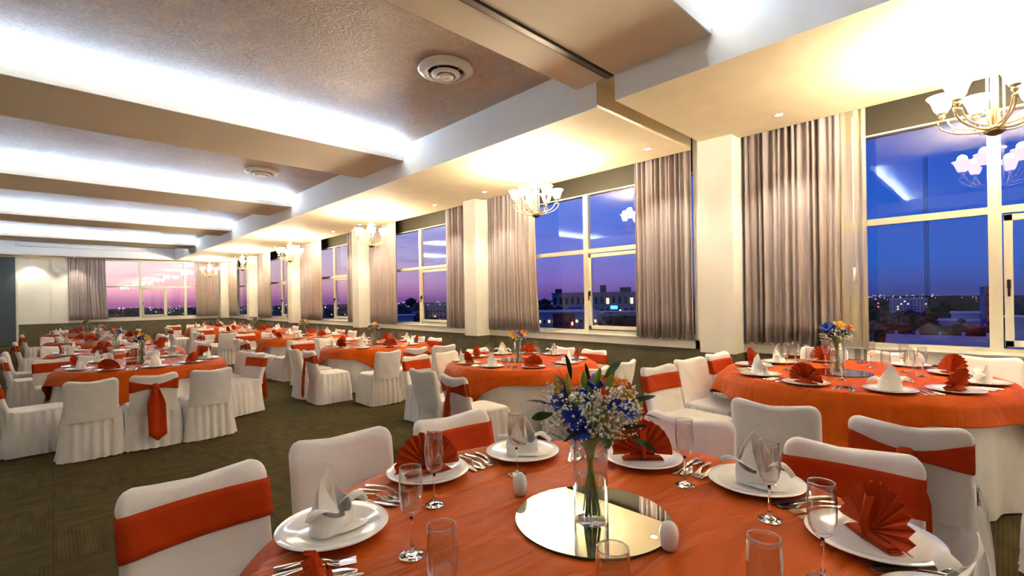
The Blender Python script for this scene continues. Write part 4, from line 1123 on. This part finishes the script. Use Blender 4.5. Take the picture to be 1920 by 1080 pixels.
FAR = [('T3', 4.62, 4.60, [(136, .80, 'W'), (158, .74, 'O'), (-166, .69, 'W'), (-123, .70, 'O'), (-78, .70, 'W'), (-42, .76, 'O'), (5, .75, 'W'), (36, .78, 'O'), (66, .78, 'W'), (100, .78, 'O')], 48, 'yellow and blue flowers', [('yellow', -.07, .34), ('blue', .0, .33), ('yellow', -.04, .30), ('orange', .06, .34), ('blue', .04, .31)]),
       ('T4', 4.55, 8.50, std(-136), 25, 'yellow lilies between two blue flowers', [('yellow', 0, .36), ('yellow', .03, .37), ('blue', -.07, .32), ('blue', .07, .33)]),
       ('T5', 4.55, 12.10, std(-120), 42, 'bright yellow lilies around a dark blue flower', [('yellow', -.07, .34), ('yellow', .06, .35), ('blue', 0, .34), ('orange', -.04, .31)]),
       ('T6', 4.50, 15.95, std(-130), 45, 'pale greenish flowers with two blue ones', [('yellow', 0, .32), ('blue', -.06, .36), ('blue', .06, .34)]),
       ('T7', 4.40, 19.75, std(-140), 45, 'mixed yellow and blue flowers', [('yellow', 0, .33), ('blue', -.04, .33)]),
       ('L1', 0.98, 8.70, std(-160), 30, 'yellow lilies around dark blue flowers', [('yellow', -.09, .33), ('yellow', .08, .33), ('blue', 0, .32), ('blue', .04, .35), ('yellow', .0, .37), ('blue', -.05, .30)]),
       ('L2', 0.90, 11.40, std(-150), 45, 'one orange lily with blue flowers', [('orange', 0, .37), ('blue', -.06, .32), ('blue', .06, .33)]),
       ('L3', 0.85, 15.10, std(-140), 45, 'one blue flower in much baby\'s breath', [('blue', .03, .35), ('orange', .08, .32)]),
       ('L4', 0.80, 19.30, std(-150), 45, 'small yellow and blue flowers', [('yellow', .01, .36), ('blue', .02, .31)])]
for k, cx, cy, st, rot, desc, cols in FAR:
    r = 0.95
    mx, my, mz = set_table(k, NMS[k], cx, cy, 0, r, st, fl_at((cx, cy), st), 1.065, rot, 50 + ord(k[1]) + ord(k[0]), 0, (-0.03, 0.03), tumblers=[pol(cx, cy, .40, 150 + cy * 9), pol(cx, cy, .42, -60 + cy * 7)], cut=(cy < 13))
    vase(mx, my, mz, NMS[k], 0)
    small_bouquet(mx, my, mz, NMS[k], desc, cols, int(cy * 10), gy=110 if cy < 13 else 60)
shaker(4.40, 4.62, .762, 'white porcelain shaker on the second window table')
shaker(4.30, 8.42, .762, 'white porcelain shaker on the third window table')
tag(obj('dinner_plate', PLATE, None, (4.38, 4.86, .762)), 'small side plate beside the vase on the second window table', 'plate').scale = (.55, .55, .8)
tag(obj('menu_card', MB().box(-.09, .09, -.06, .06, 0, .001).mesh('menu_card', M['ceramic'], False), None, (1.42, 8.25, .7625), .4), 'blank white card lying on the nearest left table', 'card')

# ------------------------------------------------------------------ placing the chairs
POS = {3: ['left', 'middle', 'right'], 2: ['left', 'right'], 1: ['only']}
def row(nm, side, items, face, z, kind_words=True):
    """items: (kind, x, y[, turn]); ranks by picture x"""
    its = []
    for it in items:
        u, v, d = proj((it[1], it[2], z + 0.8)); its.append((u, it))
    its.sort(key=lambda q: q[0])
    for i, (u, it) in enumerate(its):
        kd = 'orange-sashed white chair' if it[0] == 'S' else 'plain white chair'
        lb = '%s, %s one on the %s of %s' % (kd, POS[len(its)][i] if len(its) < 4 else ORD[i], side, nm)
        chair(it[0], it[1], it[2], face + (it[3] if len(it) > 3 else 0), z, lb, 'banquet chairs', i % 2)
n1 = NMS['T1']
row(n1, 'far side', [('S', .352, 1.923, 5), ('P', .911, 2.022, -7), ('S', 1.448, 1.946, -3)], -90, NZ)
row(n1, 'window side', [('P', 2.209, 1.067, 6), ('S', 2.173, .412, 3)], 180, NZ)
row(NMS['T2'], 'near side', [('P', 2.803, .874, 5), ('S', 2.758, .309, 2), ('P', 3.30, -.34, 0)], 0, NZ)
row(NMS['T2'], 'left side', [('S', 3.65, 2.02, -8), ('P', 4.27, 2.04, -12), ('S', 4.86, 2.03, -4)], -90, NZ)
row(NMS['T2'], 'window side', [('P', 5.98, 1.35), ('P', 5.98, .75), ('P', 5.98, .1)], 180, NZ)
def std_chairs(nm, cx, cy, my_, py, mx_, px, z=0):
    if my_: row(nm, 'near side', my_, 90, z)
    if py: row(nm, 'far side', py, -90, z)
    if mx_: row(nm, 'left side', mx_, 0, z)
    if px: row(nm, 'window side', px, 180, z)
std_chairs(NMS['T3'], 4.62, 4.6, [('S', 4.34, 3.12, 4), ('P', 4.98, 3.16, 6)], [('S', 3.65, 5.72, 5), ('P', 4.2, 5.76, 4), ('S', 4.8, 5.75, 0)], [('P', 2.957, 4.50, 6), ('S', 2.931, 3.9, -3)], [('S', 5.75, 4.2), ('P', 5.78, 4.8)])
std_chairs(NMS['T4'], 4.55, 8.5, [('P', 3.73, 6.58, 0), ('S', 4.28, 6.66, 4), ('P', 4.82, 6.64, -8)], [('S', 3.58, 9.66, 0), ('P', 4.12, 9.7), ('S', 4.7, 9.7)], [('P', 2.894, 8.22, 0), ('S', 2.913, 7.62, 0)], [('S', 5.62, 8.05), ('P', 5.65, 8.7)])
std_chairs(NMS['T5'], 4.55, 12.1, [('P', 3.62, 10.05, 8), ('P', 4.2, 10.15)], [('S', 3.5, 13.2), ('P', 4.1, 13.3), ('S', 4.7, 13.3)], [('P', 2.896, 11.57), ('S', 2.885, 10.98)], [('P', 5.65, 11.8), ('S', 5.65, 12.5)])
std_chairs(NMS['T6'], 4.5, 15.95, [('P', 3.3, 13.95, 0)], [('S', 3.42, 17.05), ('P', 4.0, 17.1)], [('P', 2.85, 15.4), ('S', 2.85, 14.8)], [('P', 5.65, 15.8)])
std_chairs(NMS['T7'], 4.4, 19.75, [('P', 3.4, 17.95)], [('S', 3.2, 20.85), ('P', 3.8, 20.9)], [('P', 2.75, 19.2), ('S', 2.75, 18.6)], None)
std_chairs(NMS['L1'], .98, 8.7, [('P', .299, 6.584, -3), ('S', .826, 6.57, 0), ('P', 1.369, 6.533, 2)], [('S', .02, 9.72, 6), ('P', .50, 9.90, 2), ('P', 1.1, 9.9, 0)], [('S', -.44, 7.50, 6)], [('P', 2.24, 8.42, 12), ('S', 2.27, 7.93, 16)])
std_chairs(NMS['L2'], .9, 11.4, None, [('P', .07, 12.75, 0), ('S', 1.3, 12.6)], [('S', -.52, 10.55, 4), ('P', -.55, 11.7, 0)], [('P', 2.2, 11.6, 10), ('S', 2.2, 11.0, 12)])
std_chairs(NMS['L3'], .85, 15.1, [('S', 1.0, 13.5)], [('P', .03, 16.6, 0), ('S', 1.2, 16.4)], [('S', -.54, 14.7, 3)], [('P', 2.05, 15.2, 8), ('S', 2.05, 14.6, 10)])
std_chairs(NMS['L4'], .8, 19.3, None, [('P', .2, 20.6)], [('S', -.54, 18.4, 3)], [('S', 2.0, 19.0, 5)])
# the cloths tuck in around the chairs pushed against them
def tuck(o, grow):
    me = o.data; cx, cy, cz_ = o.location
    near = [(x - cx, y - cy, a) for x, y, a, z in CH_LOG if abs(z - cz_) < .01 and math.hypot(x - cx, y - cy) < 1.7]
    if not near: return
    for v in me.vertices:
        if v.co.z > 0.535: continue
        r0 = math.hypot(v.co.x, v.co.y)
        if r0 < 0.3: continue
        ux, uy = v.co.x / r0, v.co.y / r0; r1 = r0
        while r1 > 0.3:
            hit = False
            for x, y, a in near:
                dx, dy = ux * r1 - x, uy * r1 - y
                lx, ly = dx * math.cos(a) + dy * math.sin(a), -dx * math.sin(a) + dy * math.cos(a)
                if abs(lx) < 0.325 + grow and -0.42 < ly < 0.325 + grow: hit = True; break
            if not hit: break
            r1 -= 0.02
        v.co.x, v.co.y = ux * r1, uy * r1
    me.update()
for o in list(COL.objects):
    if o.name.startswith('white_tablecloth'): tuck(o, 0.0)
    elif o.name.startswith('orange_tablecloth'): tuck(o, -0.012)
for p_ in protos.values():
    if p_.get('label') == 'proto': bpy.data.objects.remove(p_)

# ------------------------------------------------------------------ the town outside
GZ = -19.0
M['ground'] = noisy(mat('dusk_ground', (34, 32, 36), 0.95), 0.02, (24, 26, 28), (48, 44, 52), detail=8)
M['tree'] = noisy(mat('dark_foliage', (30, 38, 26), 0.9), 0.4, (18, 26, 16), (46, 54, 34))
M['pale_wall'] = mat('pale_facade', (176, 160, 160), 0.8)
M['white_wall'] = mat('white_facade', (200, 200, 214), 0.8)
M['dark_win'] = mat('dark_window', (38, 34, 48), 0.4)
M['lit_win'] = emis('lit_window', (255, 214, 150), 2.2)
M['lit_white'] = emis('white_lamp', (240, 240, 255), 5.0)
M['red_lamp'] = emis('red_lamp', (255, 90, 80), 2.5)
M['green_lamp'] = emis('green_sign', (90, 255, 190), 1.6)
M['blue_wall'] = mat('blue_facade', (40, 90, 200), 0.7)
M['red_lit_wall'] = mat('red_lit_facade', (150, 74, 66), 0.8)  # red light falling on the facade is put into its wall colour
M['terracotta'] = mat('orange_facade', (206, 92, 62), 0.8)
M['thatch'] = noisy(mat('thatch', (104, 88, 62), 0.95), 3, (84, 70, 48), (126, 108, 78))
M['roof'] = mat('flat_roof', (84, 80, 92), 0.9)
g = tag(obj('town_ground', MB().box(7.4, 3000, -2500, 3000, GZ - 1, GZ).box(-3000, 7.4, 28.6, 3000, GZ - 1, GZ).mesh('town_ground', M['ground'], False)), None, None, kind='structure')
g['label'] = 'dark ground of the town outside'
def outp(u, v, dist):
    """a point outside the windows in the direction of a picture position at a real distance"""
    d = FW + R2 * ((u - 960) / F_PX) + U2 * ((540 + SY - v) / F_PX)
    return Vector((0, 0, H)) + d * dist
def facing(name, label, cat, u0, u1, vtop, dist, depth, group=None):
    a, b = outp(u0, vtop, dist), outp(u1, vtop, dist)
    cpt = (a + b) / 2; ray = Vector((cpt.x, cpt.y, 0)).normalized(); dirv = Vector((ray.y, -ray.x, 0)); w = abs(Vector((b.x - a.x, b.y - a.y, 0)).dot(dirv)); rz = math.atan2(dirv.y, dirv.x)
    t = thing(name, label, cat, (cpt.x, cpt.y, GZ), rz, group)
    return t, w, cpt.z - GZ     # local x to the right, local y away from the camera
def building(name, label, u0, u1, vtop, dist, depth, wall, rows, cols, lit=0.0, ww=0.5, wh=0.55, seed=0, litm='lit_win', parapet=True, arch=False, drop=14):
    t, w, h = facing(name, label, 'building', u0, u1, vtop, dist, depth)
    rnd = random.Random(seed)
    obj('wall', MB().box(-w / 2, w / 2, 0, depth, 0, h).mesh('wall', M[wall], False), t)
    if parapet: obj('parapet', MB().box(-w / 2 - .3, w / 2 + .3, -.3, depth + .3, h, h + w * 0.012).mesh('parapet', M[wall], False), t)
    A, B = MB(), MB(); top = h - 0.6; ch = (min(drop, h) - 0.6) / rows; cw = w / cols
    for i in range(rows):
        for j in range(cols):
            x = -w / 2 + cw * (j + .5); z = top - ch * (i + .5); q = B if rnd.random() < lit else A
            q.box(x - cw * ww / 2, x + cw * ww / 2, -0.06, -0.01, z - ch * wh / 2, z + ch * wh / 2)
            if arch: A.lathe([(0.001, 0)], 3) if False else A.box(x - cw * ww / 3, x + cw * ww / 3, -0.06, -0.01, z + ch * wh / 2, z + ch * wh / 2 + ch * .12)
    if A.f: o = obj('windows', A.mesh('windows', M['dark_win'], False), t); o['kind'] = 'stuff'
    if B.f: o = obj('lit_windows', B.mesh('lit_windows', M[litm], False), t); o['kind'] = 'stuff'
    return t, w, h
bt, bw, bh = building('hotel_building', 'long pale hotel with rows of arched windows seen through the second window from the right', 1034, 1200, 550, 150, 14, 'pale_wall', 5, 15, 0.05, .45, .5, 1, arch=True, drop=19)
obj('roof_hut', MB().box(-bw * .47, -bw * .40, 2, 6, bh, bh + 1.6).box(bw * .05, bw * .12, 2, 6, bh, bh + 2.6).box(bw * .28, bw * .4, 2, 6, bh, bh + 1.8).mesh('roof_hut', M['roof'], False), bt)
building('shop_building', 'small bright blue building in front of the hotel', 1066, 1091, 575, 110, 8, 'blue_wall', 1, 1, 0, .1, .1, 2, parapet=False)
sb_, w_, h_ = building('shop_building', 'dark blue block with a small green sign before the hotel', 1143, 1161, 569, 112, 8, 'blue_wall', 1, 1, 0, .1, .1, 3, parapet=False)
obj('green_sign', MB().box(-.9, .7, -.12, -.05, h_ - 1.3, h_ - .5).mesh('green_sign', M['green_lamp'], False), sb_)
building('apartment_building', 'low white building with lit windows below the hotel, left part', 999, 1120, 586, 60, 10, 'white_wall', 3, 14, .35, .35, .3, 4, drop=3.6)
building('apartment_building', 'low white building with lit windows below the hotel, right part', 1121, 1215, 588, 60, 10, 'white_wall', 3, 12, .3, .35, .3, 5, drop=3.4)
building('red_lit_building', 'reddish lit facade among the low buildings', 1036, 1078, 588, 52, 5, 'red_lit_wall', 2, 4, .4, .3, .35, 6, drop=2.6)
building('flat_building', 'dark flat roofed building at the lower right of the second window', 1128, 1215, 593, 45, 12, 'roof', 1, 2, 0, .05, .05, 7)
building('lit_hotel_building', 'white floodlit hotel block seen through the nearest window', 1667, 1738, 560, 210, 16, 'white_wall', 4, 11, .12, .4, .4, 8, drop=5.2)
building('office_building', 'dim grey wing right of the floodlit hotel', 1739, 1754, 563, 232, 12, 'roof', 3, 3, 0, .3, .3, 9)
building('sign_building', 'low building with red and green lights at the left of the nearest window', 1622, 1664, 563, 230, 10, 'roof', 2, 6, .35, .4, .3, 10, litm='red_lamp', drop=4)
building('low_hall_building', 'pale flat roofed hall with a stepped top beyond the terrace', 1783, 1836, 588, 90, 14, 'white_wall', 1, 1, 0, .02, .02, 11)
building('low_hall_building', 'long pale wall below the stepped hall', 1760, 1838, 602, 75, 8, 'white_wall', 1, 1, 0, .02, .02, 12)
building('terracotta_building', 'orange red building at the right edge of the nearest window', 1847, 1868, 536, 70, 6, 'terracotta', 6, 2, 0, .3, .3, 13, drop=9)
building('striped_tower_building', 'narrow blue and white corner tower beside the orange building', 1837, 1846, 538, 68, 1.5, 'blue_wall', 3, 1, 0, .05, .05, 14)
building('pale_blue_building', 'plain pale blue building seen through the open sash', 1886, 1990, 596, 40, 5, 'white_wall', 1, 1, 0, .02, .02, 15)
building('apartment_building', 'violet block with lit floors seen through the third window from the right', 800, 836, 573, 95, 8, 'pale_wall', 3, 6, .1, .5, .4, 16, drop=4)
building('small_house_building', 'small bluish house seen through the third window from the right', 776, 786, 586, 90, 5, 'white_wall', 1, 2, .2, .4, .3, 17, drop=2)
building('small_house_building', 'low bluish house with a flat roof behind the third window from the right', 737, 776, 592, 70, 7, 'white_wall', 1, 5, .2, .3, .3, 18, drop=2)
building('block_building', 'dark distant block seen through the far wall window', 235, 262, 578, 160, 8, 'roof', 2, 5, .1, .4, .4, 19)
# terrace with parapet and thatched shades
tt, tw, th = facing('roof_terrace', 'pale blue lit roof terrace with a parapet below the nearest window', 'terrace', 1655, 1870, 629, 48, 10)
obj('deck', MB().box(-tw / 2, tw / 2, -9, 0, th - 1.4, th - 1.2).mesh('deck', M['white_wall'], False), tt)
obj('parapet', MB().box(-tw / 2, tw / 2, 0, .3, th - 1.4, th).mesh('parapet', M['white_wall'], False), tt)
for k in range(5): obj('post', MB().box(-tw / 2 + tw * (k + .5) / 5 - .12, -tw / 2 + tw * (k + .5) / 5 + .12, -.05, .35, th, th + .35).mesh('post', M['white_wall'], False), tt)
obj('terrace_base', MB().box(-tw / 2, tw / 2, -8.9, .2, 0.0, th - 1.41).mesh('terrace_base', M['roof'], False), tt)
for u, v, dd, s, lb in [(1742, 604, 56, 1.5, 'tallest thatched parasol beyond the roof terrace'), (1726, 624, 52, 1.1, 'small thatched parasol left of the tallest one'), (1637, 600, 62, 1.3, 'thatched parasol near the curtain edge'), (1758, 622, 53, .9, 'small thatched parasol right of the tallest one')]:
    p = outp(u, v, dd); t = thing('thatched_parasol', lb, 'parasol', (p.x, p.y, GZ), 0, 'thatched parasols by the terrace')
    obj('pole', MB().tube([(0, 0, 0), (0, 0, p.z - GZ - .1)], .12, 8).mesh('pole', M['thatch']), t)
    obj('roof', MB().lathe([(0.02, 0), (s * .5, -s * .35), (s, -s * .8), (s * 1.02, -s * .88), (.02, -s * .7)], 14, (0, 0, p.z - GZ)).mesh('roof', M['thatch']), t)
TREES = ['dark tree in front of the white floodlit hotel', 'dark tree below and left of the floodlit hotel', 'dark tree at the lower right of the floodlit hotel', 'dark tree under the dim grey wing of the hotel',
         'dark tree just right of the radio mast', 'broad dark tree mass midway between mast and orange building', 'dark tree mass next to the blue and white tower', 'dark tree in front of the building with red lights',
         'dark tree left of the long pale hotel', 'dark tree touching the left end of the long pale hotel', 'small dark bush before the low lit white building', 'small dark bush at the right end of the low lit building',
         'larger dark tree at the left of the third window from the right', 'dark tree at the very left edge of the third window view', 'small tree below the violet block', 'low dark tree between hotel and thatched parasols',
         'low dark tree by the leftmost thatched parasol', 'low dark bush in front of the pale stepped hall', 'low dark bush at the foot of the blue and white tower', 'low dark bush right of the tallest thatched parasol']
def blob_tree(u, v, dd, s, lb, seed):
    rnd = random.Random(seed); p = outp(u, v, dd)
    t = thing('tree', lb, 'tree', (p.x, p.y, GZ), 0, 'dark trees outside')
    hh = p.z - GZ
    A = MB()
    for k in range(26):
        c = (rnd.gauss(0, s * .45), rnd.gauss(0, s * .45), hh - s * .6 + rnd.gauss(0, s * .3)); r = s * rnd.uniform(.25, .45)
        A.add([(c[0] + q[0] * r * rnd.uniform(.8, 1.2), c[1] + q[1] * r, c[2] + q[2] * r * .8) for q in ICO_V], ICO_F)
    obj('crown', A.mesh('crown', M['tree'], False), t); obj('trunk', MB().tube([(0, 0, 0), (0, 0, hh - s * .5)], .3, 6).mesh('trunk', M['tree']), t)
for i, (u, v, dd, s) in enumerate([(1690, 583, 118, 4.5), (1660, 586, 92, 4.5), (1722, 586, 100, 4), (1750, 586, 120, 4.5), (1775, 573, 135, 5.5), (1805, 569, 165, 6.5), (1828, 570, 195, 7), (1645, 578, 135, 5), (1010, 568, 128, 5), (1024, 571, 104, 4), (1142, 598, 42, 1.5), (1176, 599, 42, 1.5), (757, 582, 112, 4), (740, 579, 130, 4.5), (795, 588, 82, 2.4), (1700, 606, 70, 2.6), (1668, 604, 66, 2.4), (1795, 611, 62, 2.0), (1822, 613, 58, 1.8), (1772, 614, 66, 2.0)]):
    blob_tree(u, v, dd, s, TREES[i], i)
# far tree line and lamps: nobody could count them
A = MB(); rnd = random.Random(4)
for k in range(700):
    u = rnd.uniform(150, 1900); dd = rnd.uniform(260, 800)
    p = outp(u, 560, dd); r = rnd.uniform(5, 11)
    A.add([(p.x + q[0] * r * 1.6, p.y + q[1] * r * 1.6, -13.0 + dd * 0.002 + q[2] * r * .75) for q in ICO_V], ICO_F)
o = tag(obj('far_tree_line', A.mesh('far_tree_line', M['tree'], False)), 'dark belt of trees along the horizon outside', 'trees', kind='stuff')
A = MB()
for k in range(900):
    u = rnd.uniform(150, 1900); dd = rnd.uniform(70, 900) ; p = outp(u, 560, dd); r = dd * rnd.uniform(.0003, .0009)
    zz = rnd.uniform(GZ + 3, -6) if dd < 250 else rnd.uniform(-8, -2.5)
    q = rnd.random(); mi = 0 if q < .6 else (1 if q < .93 else 2)
    A.add([(p.x + a * r, p.y + b * r, zz + c * r) for a, b, c in OCT_V], OCT_F, mi)
o = tag(obj('town_lights', A.mesh('town_lights', [M['lit_white'], M['lit_win'], M['red_lamp']], False)), 'scattered small lights of the town at dusk', 'lights', kind='stuff')
# lattice radio mast
p = outp(1739, 572, 130); t = thing('radio_mast', 'thin lattice radio mast rising in the nearest window', 'mast', (p.x, p.y, GZ))
top = outp(1739, 285, 130).z - GZ; A = MB(); s = .5
legs = [(s * math.cos(a), s * math.sin(a)) for a in (0, 2.09, 4.19)]
for (x, y) in legs: obj('leg', MB().tube([(x, y, 0), (x, y, top * .98)], .05, 4).mesh('leg', M['black_metal']), t)
z = 0.0
while z < top * .97:
    for k in range(3):
        a, b = legs[k], legs[(k + 1) % 3]
        A.tube([(a[0], a[1], z), (b[0], b[1], z + 1.1)], .03, 3, cap=False); A.tube([(a[0], a[1], z), (b[0], b[1], z)], .03, 3, cap=False)
    z += 1.1
o = obj('bracing', A.mesh('bracing', M['black_metal']), t); o['kind'] = 'stuff'
